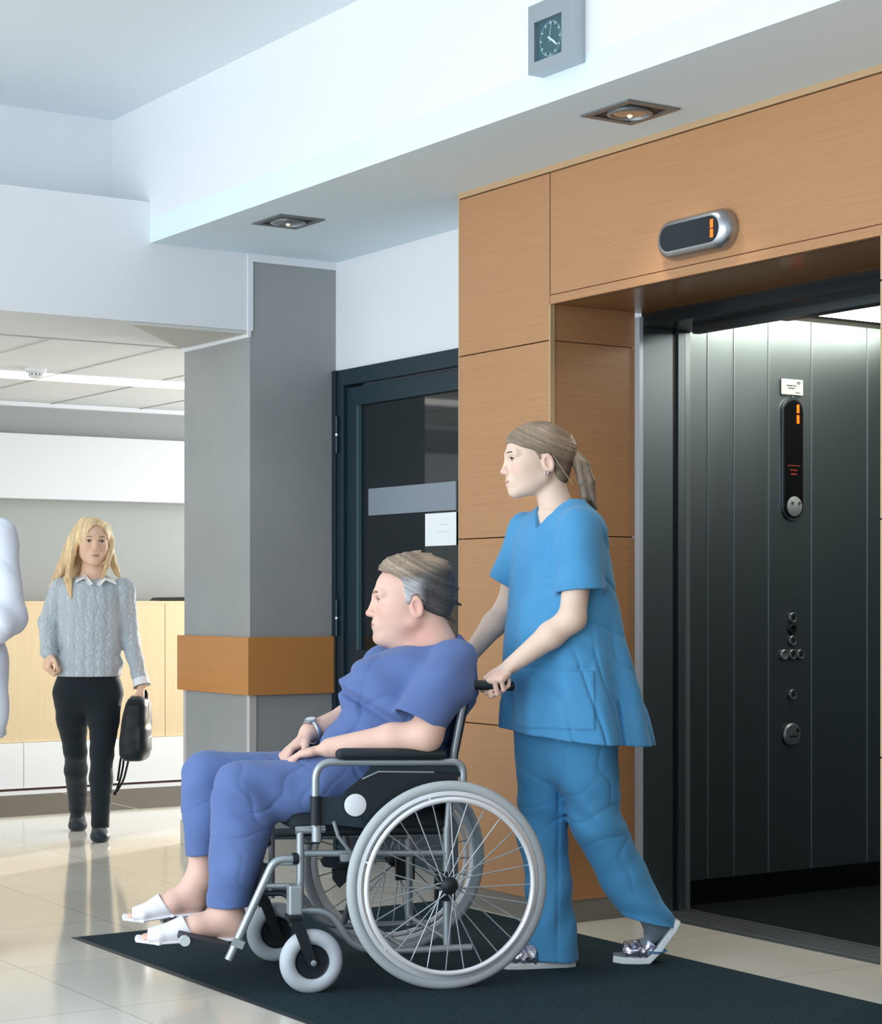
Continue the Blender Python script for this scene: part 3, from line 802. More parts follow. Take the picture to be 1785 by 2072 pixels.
_ws = [(rng.normal(size=3), rng.uniform(0, 6.28)) for _ in range(24)]
def wob(X, Y, Z, f, seed=0, n=6, sc=(1, 1, 1)):
    """smooth wandering field in about -1..1"""
    s = 0
    for i in range(n):
        d, ph = _ws[(seed * 5 + i) % 24]
        s = s + np.sin(f * (1 + 0.35 * i) * (X*d[0]*sc[0] + Y*d[1]*sc[1] + Z*d[2]*sc[2]) + ph + seed) / (1 + 0.3 * i)
    return s / 2.5
def sstep(a, b, x):
    t = np.clip((x - a) / (b - a), 0, 1); return t * t * (3 - 2 * t)

def crease(X, Y, Z, d, f, seed=0, amp=0.004, p=4, w=1.8, wf=9):
    """sharp narrow valleys across the direction d, wandering"""
    ph = f*(X*d[0] + Y*d[1] + Z*d[2]) + w*wob(X, Y, Z, wf, seed, 5)
    return amp*((1 - np.abs(np.sin(ph)))**p - 0.15)*(0.55 + 0.45*wob(X, Y, Z, wf*0.7, seed + 2, 4))
def strands(ph, seed, f=1.0):
    """light and dark strands across the flow coordinate ph"""
    r = np.random.default_rng(seed); s = 0
    for i in range(7):
        s = s + np.sin(ph*f*(90 + 75*i + r.uniform(-20, 20)) + r.uniform(0, 6.3))/(1 + 0.25*i)
    return s/2.6
def tone_mat(name, rough=0.5, sss=0.0, spec=0.4, sheen=0.0, streak=None, fabric=0.0):
    """material whose colour is the surface's own colour stored on the mesh"""
    m = mat(name, (200, 200, 200), rough, spec=spec, sss=sss, sheen=sheen)
    nt, N, L, b = nodes_of(m)
    ca = N.new('ShaderNodeVertexColor'); ca.layer_name = 'tone'
    out = ca.outputs['Color']
    tc = N.new('ShaderNodeTexCoord')
    if streak:
        mp = N.new('ShaderNodeMapping'); mp.vector_type = 'TEXTURE'; mp.inputs['Scale'].default_value = streak[0]; mp.inputs['Rotation'].default_value = streak[2] if len(streak) > 2 else (0, 0, 0)
        L.new(tc.outputs['Object'], mp.inputs['Vector'])
        nz = N.new('ShaderNodeTexNoise'); nz.inputs['Scale'].default_value = 1.0; nz.inputs['Detail'].default_value = 3; nz.inputs['Distortion'].default_value = 0.5
        L.new(mp.outputs['Vector'], nz.inputs['Vector'])
        rp = N.new('ShaderNodeValToRGB'); d = 1 - streak[1]
        rp.color_ramp.elements[0].position = 0.32; rp.color_ramp.elements[0].color = (d, d, d, 1)
        rp.color_ramp.elements[1].position = 0.68; rp.color_ramp.elements[1].color = (1 + streak[1], 1 + streak[1], 1 + streak[1], 1)
        L.new(nz.outputs['Fac'], rp.inputs['Fac'])
        mx = N.new('ShaderNodeMixRGB'); mx.blend_type = 'MULTIPLY'; mx.inputs['Fac'].default_value = 1
        L.new(out, mx.inputs['Color1']); L.new(rp.outputs['Color'], mx.inputs['Color2']); out = mx.outputs['Color']
        bp = N.new('ShaderNodeBump'); bp.inputs['Strength'].default_value = 0.3; bp.inputs['Distance'].default_value = 0.002
        L.new(nz.outputs['Fac'], bp.inputs['Height']); L.new(bp.outputs['Normal'], b.inputs['Normal'])
    if fabric:
        nz = N.new('ShaderNodeTexNoise'); nz.inputs['Scale'].default_value = 900; nz.inputs['Detail'].default_value = 1
        L.new(tc.outputs['Object'], nz.inputs['Vector'])
        bp = N.new('ShaderNodeBump'); bp.inputs['Strength'].default_value = fabric; bp.inputs['Distance'].default_value = 0.001
        L.new(nz.outputs['Fac'], bp.inputs['Height']); L.new(bp.outputs['Normal'], b.inputs['Normal'])
    L.new(out, b.inputs['Base Color'])
    return m
def cloth_mat(name, rgb, rough=0.85, rgb2=None):
    m = mat(name, rgb, rough, spec=0.2, sheen=0.15)
    noise_tint(m, rgb, rgb2 or tuple(int(c * 0.94) for c in rgb), (1, 1, 1), 6, 3, 0.3, 0.7, bump=0.25, bscale=500, dist=0.0008)
    return m

# ------------------------------------------------------------------ head and hand
class Head:
    def __init__(self, o, fwd, up=(0, 0, 1), s=1.0):
        f = np.array(fwd, float); f /= np.linalg.norm(f); u = np.array(up, float); u = u - f * (u @ f); u /= np.linalg.norm(u)
        self.R = np.stack([f, np.cross(u, f), u], 1); self.o = np.array(o, float); self.s = s
    def w(self, p): return self.o + self.R @ (np.array(p, float) * self.s)
    def inv(self, V): return ((V - self.o) @ self.R) / self.s
    def rc(self, F, a, b, ra, rb=None, k=0.01, sub=False): F.rc(self.w(a), self.w(b), ra*self.s, (ra if rb is None else rb)*self.s, k*self.s, sub)
    def el(self, F, c, r, k=0.01, sub=False): F.el(self.w(c), np.array(r)*self.s, k*self.s, self.R, sub)
    def sculpt(self, F, male=False, jowl=0.0):
        j = 1.06 if male else 1.0
        self.el(F, (-0.022, 0, 0.035), (0.100, 0.074, 0.080), 0.01)
        self.el(F, (0.030, 0, 0.020), (0.055, 0.062, 0.066), 0.02)
        self.el(F, (0.028, 0, -0.045), (0.058, 0.058, 0.072), 0.025)
        for y in (-1, 1): self.el(F, (0.010, 0.030*y, -0.040), (0.052, 0.036*j, 0.056), 0.03)
        for y in (-1, 1):
            self.rc(F, (-0.020, 0.050*y*j, -0.060), (0.058, 0.016*y*j, -0.100), 0.019*j, 0.016*j, 0.022)
            self.el(F, (0.046, 0.036*y, -0.030), (0.030, 0.026, 0.028), 0.016)
            self.rc(F, (0.0805, 0.012*y, 0.019), (0.067, 0.046*y, 0.020), 0.011, 0.010, 0.016)
            self.el(F, (0.086, 0.032*y, 0.001), (0.016, 0.017, 0.0115), 0.010, True)
        self.el(F, (0.074 if male else 0.068, 0, -0.106 if male else -0.101), (0.019, 0.025 if male else 0.022, 0.019 if male else 0.017), 0.018)
        if male: self.el(F, (0.064, 0, -0.070), (0.022, 0.034, 0.024), 0.014)
        self.el(F, (0.070, 0, -0.068), (0.024, 0.030, 0.026), 0.016)
        n = 1.15 if male else 1.0
        self.rc(F, (0.0835, 0, 0.008), (0.0985, 0, -0.033), 0.0082*n, 0.0090*n, 0.012)
        self.el(F, (0.1000, 0, -0.0365), (0.0115*n, 0.0105*n, 0.0090*n), 0.006)
        for y in (-1, 1):
            self.el(F, (0.0905, 0.0125*y, -0.040), (0.011, 0.0075*n, 0.0080), 0.006)
            self.el(F, (0.097, 0.0065*y, -0.0485), (0.004, 0.003, 0.004), 0.003, True)
        for y in (-1, 1):
            self.rc(F, (0.0895, 0.004*y, -0.0645), (0.081, 0.022*y, -0.0685), 0.0056, 0.003, 0.005)
            self.rc(F, (0.0885, 0.003*y, -0.0758), (0.081, 0.020*y, -0.0702), 0.0062, 0.003, 0.005)
        # ears
        for y in (-1, 1):
            R0 = self.R
            c = self.w((-0.030, 0.0755*y, -0.016))
            t = math.radians(14)
            f = R0[:, 0]*math.cos(t)*1 + R0[:, 2]*math.sin(t)*-1; u = R0[:, 2]*math.cos(t) + R0[:, 0]*math.sin(t)
            side = R0[:, 1]*y
            f2 = f*0.92 - side*0.35; f2 /= np.linalg.norm(f2); s2 = np.cross(u, f2)
            F.el(c, np.array((0.0190, 0.0075, 0.0325))*self.s, 0.005*self.s, np.stack([f2, s2, u], 1))
            F.el(c + side*0.0080*self.s + f*0.003*self.s - u*0.001*self.s, np.array((0.0115, 0.0100, 0.0205))*self.s, 0.002*self.s, np.stack([f2, s2, u], 1), True)
        if jowl:
            self.el(F, (0.010, 0, -0.108), (0.055, 0.050, 0.030 + jowl), 0.03)
        # lids around the eyeballs
        for y in (-1, 1):
            self.el(F, (0.0665, 0.032*y, 0.001), (0.0138, 0.0165, 0.0130), 0.004)
            self.el(F, (0.0830, 0.0325*y, -0.0005), (0.010, 0.0125, 0.0042), 0.0015, True)
    def eyes(self, parent, iris=(70, 90, 110), closed=False):
        for y in (-1, 1):
            c = self.w((0.0672, 0.032*y, 0.0005)); r = 0.0122*self.s
            e = MB().sphere(c, r, 20, 14).build('eye', mat('eye_white', (222, 218, 212), 0.2), parent, True, local=True)
            d = self.R @ np.array((1.0, 0.05*y, 0.0)); d /= np.linalg.norm(d)
            MB().lathe([(0.0058*self.s, 0.0), (0.0050*self.s, 0.0013*self.s), (0, 0.0018*self.s)], c + d*r*0.90, d, 18).build('iris', mat('iris_%d_%d' % iris[:2], iris, 0.15), e, True, local=True)
            MB().lathe([(0.0026*self.s, 0.0), (0, 0.0006*self.s)], c + d*(r*0.90 + 0.0017*self.s), d, 14).build('pupil', mat('pupil', (14, 12, 12), 0.1), e, local=True)
    def lashes(self, parent, rgb=(40, 30, 28)):
        for y in (-1, 1):
            pts = [self.w((0.0775, 0.0185*y, 0.0035)), self.w((0.0818, 0.026*y, 0.0072)), self.w((0.0808, 0.036*y, 0.0070)), self.w((0.0745, 0.046*y, 0.0025))]
            MB().ring(fillet(pts, 0.006), 0.0019*self.s, 6).build('eyelash', mat('lash_%d' % rgb[0], rgb, 0.6), parent, True, local=True)
    def brows(self, parent, rgb, th=0.0026):
        m = mat('brow_%d_%d' % rgb[:2], rgb, 0.8)
        for y in (-1, 1):
            pts = [self.w((0.0905, 0.013*y, 0.0200)), self.w((0.0890, 0.026*y, 0.0250)), self.w((0.0820, 0.041*y, 0.0250)), self.w((0.0720, 0.051*y, 0.0190))]
            f = fillet(pts, 0.01); n = len(f)
            MB().ring(f, [th*self.s*(0.9 if i < n*0.6 else 0.9*(1.2 - i/n)/0.6 + 0.1) for i in range(n)], 8).build('eyebrow', m, parent, True, local=True)
    def face_tone(self, V, base, lip, cheek, brow_shade=None):
        """skin colour: lips, cheeks, nose and ears are pinker in themselves"""
        C = np.tile(np.array(lin(base)[:3], np.float32), (len(V), 1))
        q = self.inv(V)
        near = (np.abs(q).max(1) < 0.16)
        def mixin(w, rgb):
            C[:] = C*(1-w[:, None]) + np.array(lin(rgb)[:3])*w[:, None]
        ck = np.exp(-(((q[:, 0]-0.055)/0.035)**2 + ((np.abs(q[:, 1])-0.042)/0.022)**2 + ((q[:, 2]+0.030)/0.022)**2)) * 0.6
        mixin(np.where(near, ck, 0), cheek)
        ns = np.exp(-(((q[:, 0]-0.105)/0.018)**2 + (q[:, 1]/0.016)**2 + ((q[:, 2]+0.038)/0.014)**2)) * 0.5
        mixin(np.where(near, ns, 0), cheek)
        er = np.exp(-(((q[:, 0]+0.030)/0.022)**2 + ((np.abs(q[:, 1])-0.082)/0.012)**2 + ((q[:, 2]+0.016)/0.034)**2)) * 0.55
        mixin(np.where(near, er, 0), cheek)
        lw = sstep(1.0, 0.75, np.sqrt((q[:, 1]/0.023)**2 + ((q[:, 2]+0.0695)/0.0105)**2)) * (q[:, 0] > 0.072)
        mixin(np.where(near, lw*0.6, 0), lip)
        ml = np.exp(-((q[:, 2]+0.0702)/0.0020)**2)*(np.abs(q[:, 1]) < 0.022)*(q[:, 0] > 0.070)*0.75
        mixin(np.where(near, ml, 0), tuple(int(c*0.62) for c in lip))
        return C

def hand_sdf(F, wrist, fwd, nrm, thumb, curl=(25, 35, 20), s=1.0, k=0.006, thumb_dir=None, fan=0.0, thumb_curl=25):
    """palm, four unequal fingers with three joints each and a thumb from the side of the palm"""
    f = np.array(fwd, float); f /= np.linalg.norm(f); n = np.array(nrm, float); n = n - f*(n @ f); n /= np.linalg.norm(n)
    t = np.cross(n, f); t *= np.sign(t @ np.array(thumb, float))
    w = np.array(wrist, float)
    F.rce(w + f*0.012*s, w + f*0.070*s - n*0.002*s, (0.026*s, 0.0165*s), (0.037*s, 0.0125*s), t, 0.012*s)
    F.rc(w + f*0.020*s + t*0.016*s - n*0.006*s, w + f*0.060*s + t*0.026*s - n*0.006*s, 0.015*s, 0.012*s, 0.012*s)
    L_ = [(0.043, 0.026, 0.021), (0.047, 0.030, 0.022), (0.043, 0.027, 0.021), (0.033, 0.021, 0.018)]
    for i in range(4):
        off = (0.0285 - 0.019*i)*s
        base = w + f*(0.088, 0.092, 0.087, 0.078)[i]*s + t*off
        F.rc(w + f*0.05*s + t*off*0.9, base, 0.0105*s, 0.0098*s, 0.008*s)
        d = f + t*fan*(1.5 - i)*0.1; d /= np.linalg.norm(d); a = 0.0; p = base
        r = (0.0090, 0.0092, 0.0088, 0.0078)[i]*s
        for j in range(3):
            a += math.radians(curl[j] * (1 + 0.04*i))
            e = d*math.cos(a) - n*math.sin(a)
            q = p + e*L_[i][j]*s
            F.rc(p, q, r*(1 - 0.07*j), r*(1 - 0.07*(j+1)), 0.003*s); p = q
    td = np.array(thumb_dir, float) if thumb_dir is not None else (f*0.72 + t*0.62 - n*0.3)
    td /= np.linalg.norm(td)
    b = w + f*0.026*s + t*0.024*s - n*0.006*s
    m1 = b + td*0.040*s
    F.rc(b, m1, 0.0135*s, 0.0108*s, 0.008*s)
    a = math.radians(thumb_curl); ax = f*0.9 - n*0.4 - t*0.15; ax -= td*(ax @ td); ax /= np.linalg.norm(ax)
    m2 = m1 + (td*math.cos(a) + ax*math.sin(a))*0.030*s
    F.rc(m1, m2, 0.0102*s, 0.0085*s, 0.004*s)
    m3 = m2 + (td*math.cos(2*a) + ax*math.sin(2*a))*0.020*s
    F.rc(m2, m3, 0.0085*s, 0.0070*s, 0.003*s)

def shade(rgb):
    c = np.array(lin(rgb)[:3], np.float32)
    return lambda V: np.tile(c, (len(V), 1))
class Fig:
    """a figure frame: x to the right, y away, z up; origin on the floor"""
    def __init__(self, px, Z0):
        self.Z0 = Z0; self.x0 = (px - 892.5) * Z0 / 4000.0
        p = at(px, 1210, Z0); self.loc = (p.x, p.y, 0.0)
    def __call__(self, px, py, dz=0.0):
        Z = self.Z0 + dz
        return np.array(((px - 892.5) * Z / 4000.0 - self.x0, dz, EYE + (1210.0 - py) * Z / 4000.0))
M_skin = tone_mat('skin', 0.45, sss=0.12, spec=0.35)
# ------------------------------------------------------------------ wheelchair
_hd = Vector((_FY * -0.961 + _FX * -0.276, -_FX * -0.961 + _FY * -0.276, 0)).normalized()   # heading on the floor
WC = thing('wheelchair', 'grey and black wheelchair with big spoked wheels carrying the seated man', 'wheelchair', (3.410, 5.307, 0), math.atan2(_hd.y, _hd.x))
M_tube = mat('silver_tube', (168, 178, 184), 0.35, 0.55)
M_rim = mat('bright_rim', (236, 240, 244), 0.30, 0.25)
M_tyre = mat('pale_grey_tyre', (178, 186, 190), 0.7)
M_caster = mat('caster_grey_tyre', (190, 199, 208), 0.6)
M_blk = mat('wheelchair_black', (22, 32, 38), 0.5)
M_pan = mat('wheelchair_panel', (34, 52, 62), 0.45)
def wl(mb, name, m, parent=WC, smooth=True, bevel=0.0):
    return mb.build(name, m, parent, smooth, bevel, local=True)
def big_wheel(y, s):
    w = wl(MB().torus((0, y, 0.3165), (0, 1, 0), 0.3000, 0.0165, 96, 16), 'tyre', M_tyre)
    w.name = 'rear_wheel'
    R = 0.2835
    wl(MB().lathe([(0.286, -0.011), (0.286, 0.011), (0.274, 0.013), (0.266, 0.008), (0.266, -0.008), (0.274, -0.013)], (0, y, 0.3165), (0, 1, 0), 96, closed=True), 'rim', M_rim, w)
    wl(MB().torus((0, y + s*0.034, 0.3165), (0, 1, 0), 0.262, 0.0085, 96, 12), 'push_rim', M_rim, w)
    for k in range(6):
        a = 2*PI*k/6 + 0.3
        c = Vector((math.cos(a), 0, math.sin(a)))
        wl(MB().ring([Vector((0, y + s*0.008, 0.3165)) + c*0.270, Vector((0, y + s*0.032, 0.3165)) + c*0.263], 0.003, 8), 'push_rim_lug', M_rim, w)
    wl(MB().lathe([(0.0, -0.030), (0.014, -0.030), (0.014, -0.022), (0.027, -0.020), (0.027, -0.015), (0.015, -0.012), (0.015, 0.012), (0.027, 0.015), (0.027, 0.020), (0.020, 0.028), (0.010, 0.034), (0, 0.034)], (0, y, 0.3165), (0, 1, 0), 28), 'hub', M_blk, w)
    for k in range(28):
        a = 2*PI*(k + 0.13)/28; sd = 1 if k % 2 else -1
        b = a + (0.62 if (k//2) % 2 else -0.62)
        p0 = Vector((0.024*math.cos(b), y + sd*0.017, 0.3165 + 0.024*math.sin(b)))
        p1 = Vector((0.268*math.cos(a), y, 0.3165 + 0.268*math.sin(a)))
        wl(MB().ring([p0, p1], 0.0021, 6), 'spoke', M_tube, w)
    return w
big_wheel(0.323, 1); big_wheel(-0.323, -1)
def caster(y, s):
    cx, cz, r = 0.412, 0.097, 0.097
    fk = MB()
    fk.ring([(0.462, y, 0.262), (0.462, y, 0.205)], 0.017, 14)
    for d in (-0.030, 0.030):
        fk.prism([(0.484, y + d - 0.004, 0.232), (0.446, y + d - 0.004, 0.232), (0.398, y + d - 0.004, 0.088), (0.412, y + d - 0.004, 0.078), (0.428, y + d - 0.004, 0.088)], (0, 0.008, 0))
    fk.box((0.444, y - 0.034, 0.222), (0.486, y + 0.034, 0.238))
    f = wl(fk, 'caster_fork', M_blk)
    w = wl(MB().torus((cx, y, cz), (0, 1, 0), 0.072, 0.025, 56, 16), 'caster_wheel', M_caster, f)
    wl(MB().lathe([(0.0, -0.020), (0.014, -0.020), (0.016, -0.012), (0.046, -0.014), (0.050, -0.018), (0.050, 0.018), (0.046, 0.014), (0.016, 0.012), (0.014, 0.020), (0, 0.020)], (cx, y, cz), (0, 1, 0), 36), 'caster_hub', M_blk, f)
    wl(MB().lathe([(0.009, 0), (0.009, 0.004), (0.0, 0.006)], (cx, y + s*0.034, cz), (0, s, 0), 12), 'axle_bolt', M_tube, f)
    wl(MB().box((0.442, y - 0.022, 0.238), (0.484, y + 0.022, 0.328)), 'stem_housing', M_tube, f, False, 0.006)
caster(0.27, 1); caster(-0.27, -1)
for s in (1, -1):
    y = 0.225*s; ya = 0.268*s
    # side frame: front upright, middle rail, lower loop, rear upright
    fr = MB()
    fr.ring([(0.436, y, 0.215), (0.436, y, 0.490)], 0.0115, 14)
    fr.ring([(0.425, y, 0.415), (-0.030, y, 0.400)], 0.0105, 14)
    fr.ring(fillet([(0.455, y*1.06, 0.245), (0.345, y*1.06, 0.240), (0.275, y*1.06, 0.125), (0.16, y*1.06, 0.108), (-0.10, y*1.06, 0.108)], 0.05, 8), 0.0115, 14)
    fr.ring([(-0.026, y, 0.105), (-0.026, y, 0.48)], 0.0125, 14)
    fr.ring([(0.36, y, 0.486), (0.45, y, 0.486)], 0.012, 14)
    wl(fr, 'side_frame', M_tube)
    ax_ = MB().ring([(0, y, 0.3165), (0, 0.30*s, 0.3165)], 0.009, 12).obox((-0.015, y + 0.012*s, 0.30), (1,0,0), (0,1,0), (0,0,1), 0.032, 0.008, 0.045)
    wl(ax_, 'axle_bracket', M_blk, bevel=0.003)
    wl(MB().ring([(0.51, y*0.93, 0.478), (-0.02, y*0.93, 0.470)], 0.013, 12), 'seat_rail', M_blk)
    # arm rest
    ar = wl(MB().ring(fillet([(0.400, ya, 0.500), (0.398, ya, 0.694), (-0.064, ya, 0.684), (-0.066, ya, 0.610)], 0.055, 10), 0.0115, 14), 'armrest_tube', M_tube)
    pd = loft_loops(MB(), [[Vector((x, ya + w_*0.030*math.cos(2*PI*k/20), 0.7125 - (0.020*(x < 0.1))*0 + h_*0.0185*math.sin(2*PI*k/20) + (0.331 - x)*-0.022 + 0.004)) for k in range(20)] for x, w_, h_ in ((0.334, 0.5, 0.5), (0.326, 0.9, 0.85), (0.31, 1, 1), (0.02, 1, 1), (0.0, 0.9, 0.85), (-0.008, 0.5, 0.5))])
    wl(pd, 'armrest_pad', mat('pad_black', (24, 36, 42), 0.55), ar)
    wl(MB().ring([(0.398, ya, 0.505), (0.398, ya, 0.592)], 0.0165, 16), 'armrest_socket', M_blk, ar)
    wl(MB().ring([(0.394, ya*0.98, 0.455), (0.394, ya*0.98, 0.506)], 0.0145, 14), 'socket_sleeve', M_tube, ar)
    # side panel with its mudguard curve
    yo = 0.258*s
    poly = [(0.405, yo, 0.588), (0.320, yo, 0.588), (0.296, yo, 0.612), (0.250, yo, 0.645), (0.225, yo, 0.678), (-0.062, yo, 0.676), (-0.062, yo, 0.645)]
    for k in range(12):
        a = math.radians(88 + 66*(1 - 0) * k/11 * -1 + 0)
        a = math.radians(92 - 57*k/11)
        poly.append((0.302*math.cos(a), yo, 0.3165 + 0.302*math.sin(a)))
    poly += [(0.30, yo, 0.498), (0.405, yo, 0.510)]
    sp = wl(MB().prism(poly, (0, 0.004*s, 0)), 'side_panel', M_pan, smooth=False)
    gp = [(0.300, yo, 0.596), (0.275, yo, 0.628), (0.205, yo, 0.660), (-0.06, yo, 0.652)]
    for k in range(12):
        a = math.radians(96 - 58*k/11)
        gp.append((0.300*math.cos(a), yo, 0.3165 + 0.300*math.sin(a)))
    wl(MB().prism([(p[0], p[1] + 0.004*s, p[2]) for p in gp], (0, 0.012*s, 0)), 'mudguard', mat('mudguard_black', (24, 36, 42), 0.55), sp, smooth=False)
    wl(MB().ring([(0.255, yo + 0.017*s, 0.640), (0.205, yo + 0.017*s, 0.661), (0.03, yo + 0.017*s, 0.655)], 0.0028, 8), 'piping', M_tube, sp)
    wl(MB().lathe([(0.034, 0), (0.034, 0.004), (0.030, 0.006), (0, 0.006)], (0.277, yo + 0.016*s, 0.562), (0, s, 0), 36), 'reflector_disc', mat('white_disc', (226, 232, 240), 0.4), sp)
    # leg rest and foot plate
    lg = wl(MB().ring(fillet([(0.452, y, 0.400), (0.515, y, 0.400), (0.655, y, 0.105)], 0.055, 10), 0.0125, 14), 'legrest_tube', M_tube)
    wl(MB().ring([(0.436, y, 0.385), (0.52, y, 0.388)], 0.006, 10).ring([(0.436, y, 0.318), (0.545, y, 0.322)], 0.0075, 10), 'hanger_strut', M_tube, lg)
    wl(MB().ring(fillet([(0.560, y*0.96, 0.298), (0.480, y*0.96, 0.296), (0.458, y*1.05, 0.262)], 0.02), 0.0085, 12), 'hanger_bar', M_blk, lg)
    wl(MB().lathe([(0.018, -0.008), (0.018, 0.008)], (0.452, y, 0.400), (1, 0, 0), 16), 'tube_cap', M_blk, lg)
    wl(MB().obox((0.628, y + 0.012*s, 0.155), (0.4, 0, -0.9), (0, 1, 0), (0.9, 0, 0.4), 0.012, 0.006, 0.018), 'clamp', M_tube, lg)
    fp = wl(MB().prism([(0.640, y - 0.015*s, 0.142), (0.655, y - 0.015*s, 0.120), (0.790, y - 0.015*s, 0.158), (0.786, y - 0.015*s, 0.180)], (0, -0.165*s, 0)), 'footplate', mat('footplate_black', (30, 42, 48), 0.6), smooth=False, bevel=0.004)
    wl(MB().ring([(0.784, y - 0.006*s, 0.166), (0.784, y - 0.022*s, 0.166)], 0.016, 18), 'footplate_cap', mat('cap_grey', (196, 204, 208), 0.5), fp)
    # heel strap
    # back cane with push handle
    bc = wl(MB().ring(fillet([(-0.026, y, 0.46), (-0.045, y, 0.70), (-0.085, y, 0.905), (-0.13, y, 0.918)], 0.03, 8), 0.0115, 14), 'back_cane', M_tube)
    wl(MB().ring([(-0.105, y, 0.918), (-0.112, y, 0.918), (-0.235, y, 0.912), (-0.242, y, 0.912)], [0.013, 0.0155, 0.0155, 0.013], 18), 'push_handle', M_blk, bc)
    # wheel brake
    br = wl(MB().ring([(0.285, y + 0.035*s, 0.415), (0.330, y + 0.05*s, 0.47), (0.345, y + 0.055*s, 0.515)], 0.006, 10).obox((0.29, y + 0.03*s, 0.40), (1,0,0), (0,1,0), (0,0,1), 0.028, 0.010, 0.014), 'brake_lever', M_tube)
    wl(MB().ring([(0.320, y + 0.034*s, 0.388), (0.268, y + 0.034*s, 0.388)], 0.007, 10), 'brake_shoe', M_blk, br)
# seat, back sling, cross brace
seat = loft_loops(MB(), [[Vector((x, yy, 0.500 + 0.035*math.sqrt(max(0, 1 - abs(yy/0.205)**6)) * e + (-0.02 if b_ else 0))) for yy, b_ in [(-0.205 + 0.41*k/16, 0) for k in range(17)] + [(0.205 - 0.41*k/16, 1) for k in range(17)]] for x, e in ((0.455, 0.2), (0.445, 0.7), (0.42, 1), (0.0, 1), (-0.02, 0.8), (-0.03, 0.3))])
wl(seat, 'seat_cushion', mat('seat_black_nylon', (26, 36, 42), 0.75))
# back sling: sags backwards between the canes
bs = MB(); vs = []; fs = []
n_, m_ = 16, 10
for th in (0, 0.010):
    for j in range(m_ + 1):
        z = 0.47 + 0.43*j/m_
        xb = -0.030 - 0.065*max(0, (z - 0.60))/0.30 - th
        for i in range(n_ + 1):
            t = i/n_*2 - 1
            vs.append((xb - 0.030*(1 - t*t), 0.226*t, z))
W_ = n_ + 1; T_ = W_*(m_ + 1)
for j in range(m_):
    for i in range(n_):
        a = j*W_ + i
        fs.append((a, a+1, a+W_+1, a+W_)); fs.append((T_+a, T_+a+W_, T_+a+W_+1, T_+a+1))
for i in range(n_):
    fs.append((i, T_+i, T_+i+1, i+1)); a = m_*W_ + i; fs.append((a, a+1, T_+a+1, T_+a))
for j in range(m_):
    a = j*W_; fs.append((a, a+W_, T_+a+W_, T_+a)); a = j*W_ + n_; fs.append((a, T_+a, T_+a+W_, a+W_))
bk = wl(bs.add(vs, fs), 'back_sling', mat('back_black_nylon', (24, 34, 40), 0.75))
for k in range(6):
    z = 0.462 + 0.021*k
    wl(MB().ring([(-0.032 - 0.040*(1 - t*t) - (0.001*k), 0.215*t, z) for t in [i/10*2 - 1 for i in range(11)]], 0.0045, 8), 'tension_strap', mat('strap_pale', (158, 172, 180), 0.6), bk)
wl(MB().ring([(0.22, 0.215, 0.455), (0.20, -0.2, 0.13)], 0.011, 12).ring([(0.20, -0.215, 0.455), (0.22, 0.2, 0.13)], 0.011, 12), 'cross_brace', M_tube)
wl(MB().lathe([(0.030, -0.02), (0.045, -0.014), (0.045, 0.014), (0.030, 0.02)], (0.21, 0.0, 0.30), (1, 0, 0), 20), 'brace_joint', M_blk)
kn = wl(MB().lathe([(0.0, 0.0), (0.052, 0.004), (0.060, 0.022), (0.045, 0.040), (0, 0.046)], (0.290, 0.12, 0.355), (0, 0, 1), 24), 'seat_clamp', M_blk)
wl(MB().prism([(0.315, 0.118, 0.352), (0.265, 0.118, 0.352), (0.270, 0.118, 0.312), (0.292, 0.118, 0.292), (0.312, 0.118, 0.318)], (0, 0.016, 0)), 'clamp_lever', M_blk, kn, bevel=0.004)
wl(MB().ring([(-0.026, 0.22, 0.135), (-0.026, -0.22, 0.135)], 0.008, 10).ring([(0.10, 0.235, 0.108), (0.10, -0.235, 0.108)], 0.008, 10), 'cross_rod', M_tube)
# calf strap between the leg rests
wl(MB().add([(0.545, 0.215, 0.37), (0.585, 0.215, 0.27), (0.515, 0.0, 0.25), (0.48, 0.0, 0.35), (0.545, -0.215, 0.37), (0.585, -0.215, 0.27)], [(0, 1, 2, 3), (3, 2, 5, 4)]), 'calf_strap', mat('strap_black', (22, 30, 36), 0.8))
bpy.data.objects['calf_strap'].modifiers.new('thick', 'SOLIDIFY').thickness = 0.006
# ------------------------------------------------------------------ nurse pushing the chair
def hair_cap(F, H, zl, grow=0.010, base=(-0.022, 0.100, 0.074, 0.080), soft=0.75):
    """hair over the skull, ending along the hairline zl = [(x, z), ...] of the head frame"""
    H.el(F, (base[0], 0, 0.035), (base[1]+grow, base[2]+grow, base[3]+grow), 0.005)
    H.el(F, (0.030, 0, 0.022), (0.055+grow*0.7, 0.062+grow*0.8, 0.066+grow*0.8), 0.02)
def hairline(F, H, zl, soft=0.8):
    X, Y, Z = np.meshgrid(*F.ax, indexing='ij', sparse=True)
    R, o, s = H.R, H.o, H.s
    lx = ((X-o[0])*R[0,0] + (Y-o[1])*R[1,0] + (Z-o[2])*R[2,0])/s
    lz = ((X-o[0])*R[0,2] + (Y-o[1])*R[1,2] + (Z-o[2])*R[2,2])/s
    zx = np.array([p[0] for p in zl]); zz = np.array([p[1] for p in zl]); od = np.argsort(zx)
    d = (np.interp(lx, zx[od], zz[od]) - lz) * s * soft
    h = np.maximum(0.006 - np.abs(F.A - d), 0)/0.006
    F.A = (np.maximum(F.A, d) + h*h*0.006*0.25).astype(np.float32)
